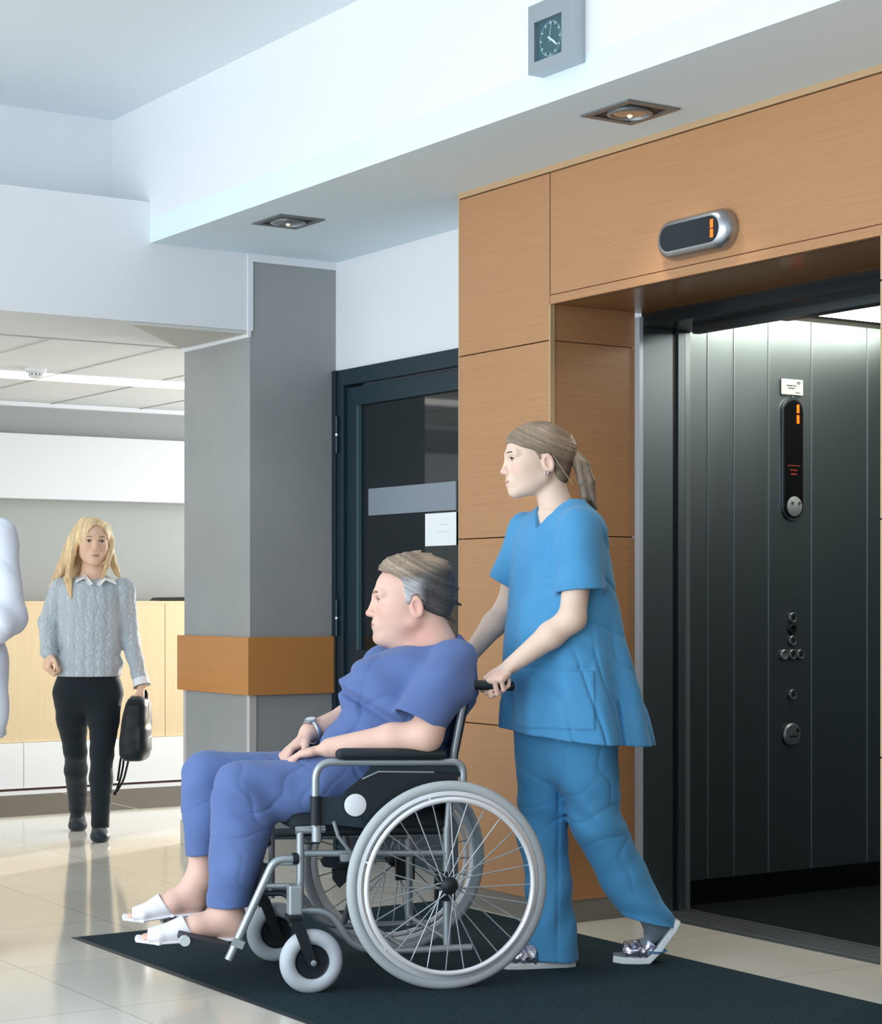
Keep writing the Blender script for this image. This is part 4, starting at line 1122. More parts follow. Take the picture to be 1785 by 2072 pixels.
def groove(F, H, freq=520, amp=0.0012, ax=(0.30, 0.0, 0.95), seed=3):
    """fine strand grooves running along the flow of the hair"""
    X, Y, Z = np.meshgrid(*F.ax, indexing='ij', sparse=True)
    R, o = H.R, H.o
    l = [(X-o[0])*R[0,j] + (Y-o[1])*R[1,j] + (Z-o[2])*R[2,j] for j in range(3)]
    ph = l[0]*ax[0] + l[1]*ax[1] + l[2]*ax[2]
    F.A += (amp*(np.sin(ph*freq + 2.2*wob(l[0], l[1], l[2], 22, seed, 4)) + 0.6*np.sin(ph*freq*0.37 + 1.0))).astype(np.float32)

N_ = Fig(1180, 6.40)
NU = thing('person', 'nurse in bright blue scrubs walking behind and pushing the wheelchair', 'person', N_.loc, -YAW)
HN = Head(N_(1079, 930, 0.0), (-0.975, -0.20, -0.05), (-0.05, 0, 1), 1.0)
TH = math.radians(-56)            # the shoulder line: near shoulder towards the right and the viewer
F = SDF((-0.46, -0.36, 0.0), (0.36, 0.36, 1.76), 0.004)
H2 = SDF((-0.35, -0.14, 1.36), (0.10, 0.16, 1.74), 0.0025)
HN.sculpt(H2)
nb = N_(1133, 1052, 0.0)
for T in (H2,):
    T.rce(HN.w((-0.045, 0, -0.055)), nb, (0.050, 0.046), (0.058, 0.052), (1, 0, 0), 0.02)
    T.rc(nb, N_(1150, 1075, 0.0), 0.055, 0.085, 0.03)
    T.loft([(1.30, -0.075, 0, 0.155, 0.105), (1.40, -0.07, 0, 0.155, 0.080), (1.455, -0.068, 0, 0.09, 0.055)], 0.03, 2.2, TH)
    T.cut((0, 0, 1.368), (0, 0, -1))
F.loft([(1.00, -0.06, 0, 0.15, 0.10), (1.12, -0.07, 0, 0.13, 0.095), (1.25, -0.075, 0, 0.155, 0.105), (1.34, -0.075, 0, 0.165, 0.105), (1.40, -0.07, 0, 0.155, 0.080), (1.455, -0.068, 0, 0.09, 0.055)], 0.03, 2.2, TH)
F.rce(N_(1140, 1440, 0), N_(1140, 1490, 0), (0.13, 0.10), (0.13, 0.10), (math.cos(TH), math.sin(TH), 0), 0.04)
# near arm
sN, eN = N_(1178, 1086, -0.145), N_(1158, 1252, -0.235)
def chair_pt(t, lat, z):
    """a point of the wheelchair in the figure's frame"""
    p = WC.location + Vector((math.cos(WC.rotation_euler.z)*t - math.sin(WC.rotation_euler.z)*lat, math.sin(WC.rotation_euler.z)*t + math.cos(WC.rotation_euler.z)*lat, z))
    return p
def in_fig(fig, p):
    d = p - Vector(fig.loc)
    return np.array((d.x*_FY - d.y*_FX, d.x*_FX + d.y*_FY, p.z))
hN = in_fig(N_, chair_pt(-0.192, 0.225, 0.914)); hF = in_fig(N_, chair_pt(-0.180, -0.225, 0.915))
fw = np.array((-0.60, -0.50, -0.42)); fw /= np.linalg.norm(fw); nn = np.array((-0.28, -0.35, 0.86)); nn -= fw*(nn @ fw); nn /= np.linalg.norm(nn)
wN = hN - fw*0.078 + nn*0.030
F.rc(sN, eN, 0.050, 0.041, 0.02); F.rc(eN, eN + (wN - eN)*0.35, 0.041, 0.042, 0.02); F.rc(eN + (wN - eN)*0.35, wN, 0.042, 0.0265, 0.015)
hand_sdf(F, wN, fw, nn, (-0.8, 0.6, 0), (74, 88, 45), 1.06, thumb_dir=(-0.7, 0.35, -0.5), thumb_curl=30)
# far arm
sF, eF = N_(1062, 1085, 0.16), N_(1030, 1225, 0.215)
fwF = np.array((-0.62, 0.35, -0.50)); fwF /= np.linalg.norm(fwF); nF = np.array((-0.28, 0.25, 0.9)); nF -= fwF*(nF @ fwF); nF /= np.linalg.norm(nF)
wF = hF - fwF*0.078 + nF*0.030
F.rc(sF, eF, 0.048, 0.040, 0.02); F.rc(eF, eF + (wF - eF)*0.35, 0.040, 0.041, 0.02); F.rc(eF + (wF - eF)*0.35, wF, 0.041, 0.0265, 0.015)
hand_sdf(F, wF, fwF, nF, (-0.8, -0.6, 0), (78, 88, 45), 0.95, thumb_dir=(-0.7, -0.35, -0.5), thumb_curl=30)
# legs
hipR, kneR, ankR = N_(1100, 1480, 0.07), N_(1098, 1690, 0.02), N_(1132, 1915, -0.03)
hipL, kneL, ankL = N_(1178, 1485, -0.07), N_(1204, 1662, -0.045), N_(1325, 1868, 0.02)
for a, b, c in ((hipR, kneR, ankR), (hipL, kneL, ankL)):
    F.rc(a, b, 0.078, 0.052, 0.03); F.rc(b, b + (c-b)*0.3, 0.052, 0.053, 0.02); F.rc(b + (c-b)*0.3, c, 0.053, 0.036, 0.02)
# feet
F.rc(ankR, N_(1145, 1935, -0.03), 0.036, 0.030, 0.02); F.rce(N_(1138, 1938, -0.03), N_(1050, 1943, -0.055), (0.030, 0.026), (0.040, 0.014), (0.1, 1, 0), 0.02)
F.rc(ankL, N_(1348, 1866, 0.02), 0.036, 0.029, 0.02); F.rce(N_(1335, 1880, 0.02), N_(1285, 1932, 0.035), (0.030, 0.030), (0.038, 0.018), (0.1, 1, 0), 0.02); F.rce(N_(1285, 1932, 0.035), N_(1255, 1938, 0.035), (0.038, 0.016), (0.034, 0.012), (0.1, 1, 0), 0.015)
def nurse_tone(V):
    C = HN.face_tone(V, (228, 202, 184), (200, 142, 130), (226, 172, 156))
    sock = (V[:, 2] < 0.21)
    C[sock] = np.array(lin((112, 124, 134))[:3])
    kn = ((np.linalg.norm(V - (wN + fw*0.12), axis=1) < 0.07)) * 0.35
    C = C*(1-kn[:, None]) + np.array(lin((226, 172, 158))[:3])*kn[:, None]
    return C
F.cut((0, 0, 1.375), (0, 0, 1))
body = F.build('body', M_skin, NU, nurse_tone, also=H2)
HN.eyes(NU, (84, 74, 62)); HN.lashes(NU, (52, 36, 32)); HN.brows(NU, (128, 98, 80), 0.0028)
# earring
MB().torus(HN.w((-0.020, 0.0815, -0.050)), (0, 1, 0), 0.0055, 0.0016, 20, 8).build('earring', M_bright_metal, NU, True, local=True)
# hair drawn back into a ponytail
F = SDF(HN.o - np.array((0.15, 0.13, 0.21)), HN.o + np.array((0.25, 0.13, 0.15)), 0.003)
hair_cap(F, HN, None, 0.010)
HN.el(F, (-0.100, 0, 0.030), (0.045, 0.050, 0.050), 0.03)
HN.el(F, (-0.070, 0, -0.040), (0.050, 0.062, 0.060), 0.03)
hairline(F, HN, [(0.13, 0.085), (0.092, 0.062), (0.055, 0.040), (0.010, 0.022), (-0.012, 0.012), (-0.028, 0.014), (-0.040, 0.010), (-0.052, -0.020), (-0.062, -0.060), (-0.088, -0.090), (-0.13, -0.085), (-0.2, -0.05)])
for y in (-1, 1):
    HN.rc(F, (0.004, 0.071*y, 0.022), (-0.004, 0.073*y, -0.002), 0.0055, 0.003, 0.006)
groove(F, HN, 620, 0.0007, (-0.40, 0.25, 0.88))
F_cap = F
F = SDF(HN.o - np.array((-0.06, 0.10, 0.21)), HN.o + np.array((0.25, 0.10, 0.10)), 0.003)
tie = np.array(HN.w((-0.128, 0, 0.022)))
p1, p2, p3, p4 = N_(1176, 940, 0.0), N_(1186, 975, -0.01), N_(1190, 1005, -0.01), N_(1197, 1030, -0.01)
for dx, dy, r in ((0, 0, 0.021), (0.010, 0.012, 0.015), (-0.008, -0.012, 0.017), (0.012, -0.014, 0.013), (-0.010, 0.013, 0.014)):
    o = np.array((dx, dy, 0))
    F.rc(tie, p1 + o, 0.015, r, 0.010); F.rc(p1 + o, p2 + o*1.2, r, r*1.05, 0.008); F.rc(p2 + o*1.2, p3 + o*1.1, r*1.05, r*0.8, 0.008); F.rc(p3 + o*1.1, p4 + o*1.3, r*0.8, 0.004, 0.006)
M_hair1 = tone_mat('hair', 0.45, spec=0.5, streak=((0.07, 0.0032, 0.0032), 0.30, (0, 0.42, 0)))
M_tail = tone_mat('hair_tail', 0.45, spec=0.5, streak=((0.0032, 0.0032, 0.07), 0.30, (0, -0.22, 0)))
def nhair(V):
    q = HN.inv(V); pt = sstep(-0.115, -0.135, q[:, 0])
    ph = (q[:, 0]*-0.40 + np.abs(q[:, 1])*0.25 + q[:, 2]*0.88)*(1-pt) + (q[:, 0]*0.9 + q[:, 1]*0.5 + q[:, 2]*0.15)*pt
    C = np.array(lin((140, 124, 106))[:3])[None]*(1 + 0.30*strands(ph, 3))[:, None]
    low = sstep(0.015, -0.03, q[:, 2]) * sstep(-0.03, -0.07, q[:, 0])
    return C*(1-low[:, None]*0.45) + np.array(lin((80, 68, 58))[:3])*low[:, None]*0.45
F_cap.build('hair', M_hair1, NU, nhair); F.build('ponytail', M_tail, NU, nhair)
MB().torus(tie + np.array((0.002, 0, -0.002)), (0.8, 0, -0.6), 0.0155, 0.004, 24, 8).build('hair_tie', mat('hair_tie_brown', (96, 78, 62), 0.6), NU, True, local=True)
# loose strand behind the ear
MB().ring(fillet([HN.w((-0.045, 0.079, 0.008)), HN.w((-0.075, 0.078, -0.040)), HN.w((-0.112, 0.060, -0.088))], 0.03), 0.0014, 8).build('hair_strand', mat('hair_strand', (168, 154, 134), 0.5), NU, True, local=True)

# tunic
M_blue = cloth_mat('blue_scrubs', (80, 150, 197), 0.85, (72, 142, 191))
F = SDF((-0.40, -0.40, 0.68), (0.32, 0.36, 1.56), 0.004)
def nst(py, px, a, b, dy=0.0):
    z = EYE + (1210 - py)*0.0016; return (z, (px - 1180)*0.0016, dy, a, b)
F.loft([nst(1012, 1142, 0.075, 0.050), nst(1024, 1140, 0.105, 0.062), nst(1042, 1138, 0.165, 0.080), nst(1070, 1137, 0.194, 0.102), nst(1110, 1135, 0.203, 0.118), nst(1200, 1135, 0.205, 0.138), nst(1300, 1143, 0.226, 0.170), nst(1400, 1154, 0.248, 0.196), nst(1520, 1166, 0.272, 0.222)], 0.01, 2.25, TH)
G = SDF((-0.40, -0.40, 0.68), (0.32, 0.36, 1.56), 0.004)
G.rce(N_(1172, 1066, -0.130), N_(1176, 1240, -0.215), (0.066, 0.066), (0.079, 0.072), (1, 0, 0), 0.022)
G.rce(N_(1066, 1072, 0.140), N_(1015, 1215, 0.205), (0.062, 0.062), (0.062, 0.062), (1, 0, 0), 0.022)
def folds(X, Y, Z):
    th = np.arctan2(Y*1.1, X + 0.05)
    lower = sstep(1.22, 0.85, Z)
    f = 0.0065*lower*np.sin(7*th + 3.2*Z + 0.8*np.sin(6*Z)) + 0.004*lower*np.sin(13*th + 1.3)
    f = f + 0.0035*wob(X, Y, Z, 11, 1, 6, (1, 1, 0.55)) * sstep(1.45, 1.35, Z)
    # slanting pulls from the shoulder and the raised arms
    f = f + 0.0040*np.sin(46*(X*0.8 + Z*0.45) + 2) * np.exp(-((Z - 1.26)/0.14)**2) * (Y < 0)
    f = f + 0.006*np.exp(-((X - (-0.035) - (1.41 - Z)*-0.22)/0.012)**2) * (Y < 0) * sstep(1.16, 1.24, Z) * sstep(1.42, 1.34, Z)
    # patch pocket on the near front
    u = X + 0.145; v = Z
    pk = sstep(-0.080, -0.075, u)*sstep(0.165, 0.160, u)*sstep(0.775, 0.78, v)*sstep(0.962, 0.957, v)*(Y < 0)
    f = f - 0.004*pk
    lip = np.exp(-((v - 0.966)/0.005)**2)*sstep(-0.080, -0.07, u)*sstep(0.165, 0.155, u)*(Y < 0)
    f = f + 0.004*lip
    pk2 = np.exp(-((Z - 1.250)/0.0025)**2)*sstep(-0.145, -0.14, X)*sstep(-0.10, -0.105, X)*(Y < 0)
    f = f + 0.004*pk2
    # side slit
    f = f + 0.012*np.exp(-((X - 0.100 - (0.85 - Z)*0.12)/0.006)**2)*sstep(0.875, 0.84, Z)*(Y < 0)
    f = f + crease(X, Y, Z, (0.9, 0.3, 0.35), 30, 1, 0.0085)*lower + crease(X, Y, Z, (0.55, 0.2, 0.75), 24, 4, 0.0055)*(1-lower)
    return f
F.warp(folds); F.shell(0.022)
G.warp(lambda X, Y, Z: 0.003*wob(X, Y, Z, 14, 2, 6) + 0.003*np.sin(40*(X + 0.7*Z))*sstep(1.40, 1.25, Z)); G.shell(0.009)
sd = np.array((0.06, -0.12, -0.98)); G.cutbox((-0.2, -0.40, 0.68), (0.3, 0.0, 1.56), N_(1176, 1197, -0.2), sd/np.linalg.norm(sd))
sd = np.array((-0.45, 0.1, -0.88)); G.cutbox((-0.40, 0.0, 0.68), (0.1, 0.36, 1.56), N_(1020, 1180, 0.2), sd/np.linalg.norm(sd))
F.merge(G, 0.016)
F.cut(N_(1150, 1486, 0), (-0.10, 0.03, -1.0) / np.linalg.norm((-0.10, 0.03, -1.0)))
# V neck: neck hole and the wedge at the front
cf = np.array((-0.83, -0.56)); ax_ = np.array((0.56, -0.83))
sl, P = F.blk((-0.30, -0.25, 1.38), (0.12, 0.25, 1.56))
fx = (P[0] - nb[0])*cf[0] + (P[1] - nb[1])*cf[1]; lx = (P[0] - nb[0])*ax_[0] + (P[1] - nb[1])*ax_[1]
hole = np.sqrt((fx/0.068)**2 + (lx/0.074)**2) - 1
hole = np.maximum(hole*0.068, 1.455 - P[2] - 0*fx)
vz = N_(1087, 1070, -0.05)[2]
wedge = np.maximum(np.abs(lx) - (P[2] - vz)*0.80, -(fx - 0.0)) * 0.75
cutd = np.minimum(hole, wedge)
F.A[sl] = np.maximum(F.A[sl], -cutd).astype(np.float32)
F.build('scrub_top', M_blue, NU)
# trousers
F = SDF((-0.34, -0.26, 0.02), (0.36, 0.26, 0.90), 0.004)
hemR, hemL = N_(1122, 1940, -0.03), N_(1316, 1868, 0.02)
F.rc(N_(1100, 1440, 0.06), kneR, 0.098, 0.078, 0.03); F.rc(kneR, N_(1112, 1800, 0.0), 0.078, 0.072, 0.03); F.rc(N_(1112, 1800, 0.0), hemR + np.array((0, 0, -0.03)), 0.072, 0.084, 0.02)
F.rc(N_(1182, 1440, -0.07), N_(1190, 1570, -0.06), 0.108, 0.094, 0.03); F.rc(N_(1190, 1570, -0.06), N_(1208, 1668, -0.045), 0.094, 0.083, 0.02); F.rc(N_(1208, 1668, -0.045), N_(1262, 1770, -0.01), 0.083, 0.076, 0.02)
F.rce(N_(1135, 1400, 0.0), N_(1142, 1520, 0.0), (0.150, 0.115), (0.150, 0.110), (math.cos(TH), math.sin(TH), 0), 0.05)
F.rc(N_(1262, 1770, -0.01), hemL + np.array((0.016, 0, -0.025)), 0.076, 0.074, 0.02)
def tf(X, Y, Z):
    f = 0.0040*wob(X, Y, Z, 16, 2, 6, (1, 1, 0.45))
    f = f + 0.0050*np.sin(62*(Z*0.9 + X*0.55) + 1.6*np.sin(20*X)) * np.exp(-((Z - 0.49)/0.07)**2)
    f = f + 0.0055*np.sin(70*(Z + 0.3*X) + 2*np.sin(15*Y)) * np.exp(-((Z - 0.15)/0.06)**2) * (X > 0.06)
    f = f + 0.0045*np.sin(55*(Z*0.5 - X)) * np.exp(-((Z - 0.17)/0.12)**2) * (X <= 0.06)
    f = f + 0.004*np.exp(-((X + 0.085 + (Z - 0.3)*-0.02)/0.006)**2)*(Y < 0)*(X <= 0)
    f = f + crease(X, Y, Z, (0.75, 0.3, 0.45), 24, 2, 0.0055, 6) + crease(X, Y, Z, (-0.4, 0.2, 0.85), 38, 3, 0.0050, 5)*np.exp(-((Z - 0.50)/0.10)**2)
    return f
F.warp(tf)
F.shell(0.013)
F.cutbox((-0.34, -0.26, 0.0), (0.06, 0.26, 0.12), hemR, (-0.04, 0.0, -1))
sd = np.array((-0.25, 0, -0.97)); F.cutbox((0.06, -0.26, 0.05), (0.36, 0.26, 0.25), N_(1310, 1862, 0.02), sd/np.linalg.norm(sd))
F.build('scrub_trousers', M_blue, NU)
# slide sandals with crumpled silver straps
M_sole = mat('white_sole', (222, 228, 230), 0.5)
M_bed = mat('grey_footbed', (122, 134, 140), 0.7)
M_strap = noise_tint(mat('silver_foil', (196, 200, 212), 0.22, 0.85), (182, 180, 208), (214, 216, 222), (1, 1, 1), 30, 3, 0.35, 0.65, bump=0.9, bscale=70, dist=0.006)
def sandal(path, half, th, strap, label=None):
    """path: sole line points from heel to toe; half: half widths"""
    n = len(path); lo_, hi_ = [], []
    ring = []
    mb = MB(); lat = np.array((0.10, 1.0, 0.0)); lat /= np.linalg.norm(lat)
    rows = []
    for i, p in enumerate(path):
        t = (path[min(i+1, n-1)] - path[max(i-1, 0)]); t = t/np.linalg.norm(t); up = np.cross(t, lat); up *= np.sign(up[2]) if abs(up[2]) > 0.1 else 1
        rows.append((p, up, half[i]))
    def strip(off0, off1, grow):
        m2 = MB()
        loops = [[Vector(p + up*off0 - lat*(h+grow)), Vector(p + up*off0 + lat*(h+grow)), Vector(p + up*off1 + lat*(h+grow)), Vector(p + up*off1 - lat*(h+grow))] for p, up, h in rows]
        return loft_loops(m2, loops)
    sh = strip(0, th, 0.003).build('sandal', M_sole, NU, local=True, bevel=0.004)
    strip(th, th + 0.004, -0.002).build('footbed', M_bed, sh, local=True)
    i0, i1 = strap
    F2 = SDF(np.min([rows[i][0] for i in range(i0, i1+1)], 0) - 0.09, np.max([rows[i][0] for i in range(i0, i1+1)], 0) + 0.10, 0.003)
    for i in range(i0, i1):
        a, b = rows[i], rows[i+1]
        F2.rce(a[0] + a[1]*(th + 0.018), b[0] + b[1]*(th + 0.016), (a[2] + 0.006, 0.034 + 0.006*(i == i0)), (b[2] + 0.006, 0.030), lat, 0.004)
    F2.warp(lambda X, Y, Z: 0.0025*wob(X, Y, Z, 110, 1, 6))
    F2.shell(0.006)
    a, b = rows[i0], rows[i1]
    ta = (path[i0+1] - path[i0]); ta /= np.linalg.norm(ta); tb = (path[i1] - path[i1-1]); tb /= np.linalg.norm(tb)
    F2.cut(a[0], -ta); F2.cut(b[0], tb)
    for i in (i0, i1): F2.cut(rows[i][0] + rows[i][1]*0.004, -rows[i][1])
    F2.build('strap', M_strap, sh)
zf = lambda p, z: np.array((p[0], p[1], z))
sandal([zf(N_(1166, 1955, -0.03), 0.001), zf(N_(1150, 1955, -0.033), 0.001), zf(N_(1110, 1955, -0.045), 0.001), zf(N_(1082, 1955, -0.05), 0.001), zf(N_(1055, 1955, -0.055), 0.001), zf(N_(1030, 1955, -0.06), 0.001), zf(N_(1016, 1955, -0.062), 0.002)], [0.020, 0.034, 0.036, 0.042, 0.046, 0.042, 0.022], 0.022, (3, 5))
sandal([N_(1378, 1866, 0.02), N_(1368, 1884, 0.022), N_(1340, 1922, 0.028), N_(1316, 1946, 0.032), zf(N_(1294, 1951, 0.035), 0.002), zf(N_(1262, 1949, 0.036), 0.002), zf(N_(1240, 1946, 0.036), 0.004)], [0.020, 0.034, 0.038, 0.042, 0.046, 0.042, 0.022], 0.022, (2, 5))
# ------------------------------------------------------------------ patient in the wheelchair
K_ = Fig(700, 6.30)
MA = thing('person', 'older man with grey hair in dark blue scrubs sitting in the wheelchair, looking left', 'person', K_.loc, -YAW)
HM = Head(K_(820, 1215, 0.02), (-0.995, -0.06, 0.0), (0.03, 0, 1), 1.12)
def cpt(t, lat, z): return in_fig(K_, chair_pt(t, lat, z))
F = SDF((-0.78, -0.42, 0.10), (0.46, 0.34, 1.36), 0.004)
H2 = SDF((-0.02, -0.20, 0.955), (0.42, 0.22, 1.36), 0.0027)
HM.sculpt(H2, True, 0.002)
nbm = K_(880, 1318, 0.01)
H2.rce(HM.w((-0.050, 0, -0.040)), nbm, (0.068, 0.060), (0.074, 0.068), (1, 0, 0), 0.03)
H2.rc(HM.w((0.005, 0, -0.100)), K_(845, 1325, 0.0), 0.042, 0.058, 0.03)
H2.rc(nbm, K_(862, 1355, 0.0), 0.070, 0.082, 0.03)
H2.cut((0, 0, 0.962), (0, 0, -1))
def mst(py, x0, x1, b, dy=0.0, g=0.0):
    z = EYE + (1210 - py)*0.001575; return (z, ((x0+x1)/2 - 700)*0.001575, dy, (x1-x0)/2*0.001575 - g, b - g)
F.loft([mst(1335, 790, 925, 0.12, 0, 0.01), mst(1370, 745, 945, 0.15, 0, 0.015), mst(1420, 712, 945, 0.15, 0, 0.02), mst(1470, 680, 925, 0.15, 0, 0.02), mst(1530, 650, 890, 0.15, 0, 0.02), mst(1570, 660, 890, 0.15, 0, 0.02)], 0.02)
# arms: near one along the arm rest, far one across the lap
sN, eN, wN = K_(905, 1360, -0.125), K_(862, 1488, -0.262), K_(668, 1513, -0.205)
F.rc(sN, eN, 0.062, 0.050, 0.03); F.rc(eN, eN + (wN-eN)*0.35, 0.050, 0.049, 0.02); F.rc(eN + (wN-eN)*0.35, wN, 0.049, 0.031, 0.02)
hand_sdf(F, wN, (-0.93, 0.25, -0.20), (-0.15, 0.0, 1.0), (-0.2, 1.0, 0), (18, 24, 18), 1.08, fan=0.6)
sF, eF, wF = K_(770, 1352, 0.15), K_(745, 1440, 0.19), K_(625, 1482, 0.03)
F.rc(sF, eF, 0.058, 0.046, 0.03); F.rc(eF, eF + (wF-eF)*0.35, 0.046, 0.046, 0.02); F.rc(eF + (wF-eF)*0.35, wF, 0.046, 0.031, 0.02)
fwm = np.array((-0.62, -0.45, -0.55))
hand_sdf(F, wF, fwm, (-0.65, -0.10, 0.72), (0.3, -1.0, 0.2), (22, 28, 18), 1.08, fan=0.5)
# legs and feet
hN, kN, aN = K_(820, 1580, -0.10), K_(486, 1594, -0.235), K_(462, 1852, -0.225)
hF, kF, aF = K_(820, 1570, 0.12), K_(412, 1566, -0.03), K_(408, 1775, -0.02)
for h_, k_, a_ in ((hN, kN, aN), (hF, kF, aF)):
    F.rc(h_, k_, 0.085, 0.058, 0.03); F.rc(k_, k_ + (a_-k_)*0.35, 0.058, 0.056, 0.02); F.rc(k_ + (a_-k_)*0.35, a_, 0.056, 0.038, 0.02)
F.rce(K_(830, 1560, 0.10), K_(830, 1560, -0.09), (0.12, 0.11), (0.12, 0.11), (1, 0, 0), 0.04)
footN = [K_(474, 1872, -0.225), K_(400, 1876, -0.245), K_(322, 1892, -0.262), K_(292, 1896, -0.268)]
footF = [K_(396, 1822, -0.015), K_(350, 1828, -0.03), K_(290, 1848, -0.045), K_(262, 1853, -0.052)]
for ft, an in ((footN, aN), (footF, aF)):
    F.rc(an, ft[0], 0.040, 0.036, 0.03)
    F.rce(ft[0], ft[1], (0.034, 0.036), (0.040, 0.036), (0.2, 1, 0), 0.03)
    F.rc(an, ft[1], 0.034, 0.030, 0.035)
    F.rce(ft[1], ft[2], (0.040, 0.032), (0.045, 0.014), (0.2, 1, 0), 0.02); F.rce(ft[2], ft[3], (0.044, 0.013), (0.038, 0.010), (0.2, 1, 0), 0.01)
def man_tone(V):
    C = HM.face_tone(V, (224, 186, 170), (184, 116, 106), (216, 150, 138))
    # shaved stubble on the jaw, reddened neck
    q = HM.inv(V)
    st = sstep(-0.055, -0.085, q[:, 2])*sstep(-0.13, -0.105, q[:, 2])*(q[:, 0] > -0.03)*(np.abs(q[:, 1]) < 0.08)*0.25
    C = C*(1-st[:, None]) + np.array(lin((178, 150, 140))[:3])*st[:, None]
    nk = np.exp(-(((q[:, 0]+0.04)/0.05)**2 + ((q[:, 2]+0.10)/0.05)**2))*0.45
    C = C*(1-nk[:, None]) + np.array(lin((208, 140, 128))[:3])*nk[:, None]
    return C
F.cut((0, 0, 0.972), (0, 0, 1))
F.build('body', M_skin, MA, man_tone, also=H2)
HM.eyes(MA, (96, 110, 120)); HM.brows(MA, (142, 112, 94), 0.0034); HM.lashes(MA, (120, 86, 74))
# hair: swept back, brown-grey on top, dark behind, silver at the temples
F = SDF(HM.o - np.array((0.17, 0.14, 0.20)), HM.o + np.array((0.24, 0.14, 0.20)), 0.003)
hair_cap(F, HM, None, 0.011)
HM.el(F, (0.036, 0, 0.094), (0.034, 0.052, 0.022), 0.018)
HM.el(F, (-0.010, 0, 0.105), (0.070, 0.062, 0.026), 0.02)
HM.el(F, (-0.080, 0, 0.060), (0.062, 0.066, 0.064), 0.03)
HM.el(F, (-0.092, 0, -0.005), (0.048, 0.060, 0.055), 0.03)
hairline(F, HM, [(0.14, 0.110), (0.092, 0.092), (0.066, 0.084), (0.040, 0.074), (0.022, 0.066), (0.010, 0.054), (0.006, 0.020), (-0.002, -0.012), (-0.012, -0.014), (-0.016, 0.012), (-0.034, 0.018), (-0.046, -0.010), (-0.058, -0.040), (-0.078, -0.066), (-0.105, -0.072), (-0.2, -0.05)])
# locks standing away at the crown and nape
for (a, b, r) in (((0.02, 0.02, 0.118), (-0.045, 0.02, 0.142), 0.014), ((0.0, -0.02, 0.118), (-0.075, -0.015, 0.134), 0.014), ((-0.05, 0.03, 0.105), (-0.118, 0.02, 0.108), 0.015), ((-0.06, -0.03, 0.10), (-0.132, -0.02, 0.082), 0.014), ((-0.09, 0.03, 0.05), (-0.150, 0.02, 0.034), 0.013), ((-0.09, -0.01, 0.02), (-0.158, -0.01, -0.012), 0.013), ((-0.095, 0.02, -0.03), (-0.140, 0.02, -0.062), 0.010), ((0.045, 0.02, 0.094), (0.072, 0.022, 0.094), 0.014), ((0.045, -0.02, 0.092), (0.068, -0.022, 0.090), 0.013)):
    HM.rc(F, a, b, r, 0.004, 0.012)
groove(F, HM, 430, 0.0011, (-0.42, 0.2, 0.88), 4)
def mhair(V):
    q = HM.inv(V)
    top = np.array(lin((150, 134, 118))[:3]); dark = np.array(lin((74, 74, 74))[:3]); silver = np.array(lin((186, 186, 188))[:3])
    t = sstep(0.035, 0.10, q[:, 2] + 0.35*q[:, 0])[:, None]
    C = dark*(1-t) + top*t
    s = (sstep(-0.060, -0.020, q[:, 0])*sstep(0.072, 0.045, q[:, 2]))[:, None]
    C = C*(1-s) + silver*s
    return np.clip(C*(1 + 0.32*strands(q[:, 0]*-0.42 + np.abs(q[:, 1])*0.2 + q[:, 2]*0.88, 5))[:, None], 0.005, 1)
M_hair2 = tone_mat('hair_short', 0.55, spec=0.4, streak=((0.05, 0.0036, 0.0036), 0.34, (0, 0.42, 0)))
F.build('hair', M_hair2, MA, mhair)

M_navy = cloth_mat('dark_blue_scrubs', (94, 117, 168), 0.85, (87, 109, 160))
F = SDF((-0.20, -0.42, 0.55), (0.50, 0.36, 1.15), 0.004)
F.loft([mst(1283, 862, 930, 0.055, 0.015), mst(1296, 830, 940, 0.085, 0.01), mst(1318, 775, 962, 0.135), mst(1340, 740, 970, 0.165), mst(1370, 712, 968, 0.178), mst(1395, 700, 964, 0.180), mst(1425, 694, 955, 0.178), mst(1460, 672, 938, 0.176), mst(1500, 648, 915, 0.178), mst(1545, 628, 900, 0.18), mst(1600, 640, 895, 0.17)], 0.01, 2.3)
F.rc(K_(725, 1385, -0.02), K_(760, 1372, -0.06), 0.050, 0.06, 0.05)
def mf(X, Y, Z):
    f = 0.0060*wob(X, Y, Z, 13, 3, 6, (1, 1, 0.8))
    s = X*0.62 + Z*0.78
    f = f + 0.0060*np.sin(44*s + 2.2*np.sin(7*X) + 0.5)*sstep(1.05, 0.95, Z)*sstep(0.62, 0.75, Z)
    # deep crease under the chest
    cr = (Z - 0.845) + (X - 0.08)*0.55
    f = f + 0.014*np.exp(-(cr/0.014)**2)*sstep(0.24, 0.12, X)*(Y < 0.06)
    f = f - 0.006*np.exp(-((cr - 0.03)/0.02)**2)*sstep(0.22, 0.10, X)*(Y < 0.06)
    f = f + crease(X, Y, Z, (0.35, 0.3, 0.9), 28, 1, 0.008) + crease(X, Y, Z, (0.9, 0.2, -0.3), 24, 3, 0.007)
    return f
F.warp(mf); F.shell(0.024)
G = SDF((-0.20, -0.42, 0.55), (0.50, 0.36, 1.15), 0.004)
opN = K_(838, 1470, -0.25)
G.rce(K_(912, 1340, -0.115), K_(900, 1385, -0.165), (0.085, 0.078), (0.092, 0.080), (0.85, 0, 0.52), 0.03); G.rce(K_(900, 1385, -0.165), opN + np.array((-0.02, -0.01, -0.03)), (0.092, 0.080), (0.080, 0.072), (0.85, 0, 0.52), 0.03)
G.rce(K_(775, 1345, 0.13), K_(738, 1450, 0.20), (0.070, 0.066), (0.062, 0.060), (1, 0, 0), 0.03)
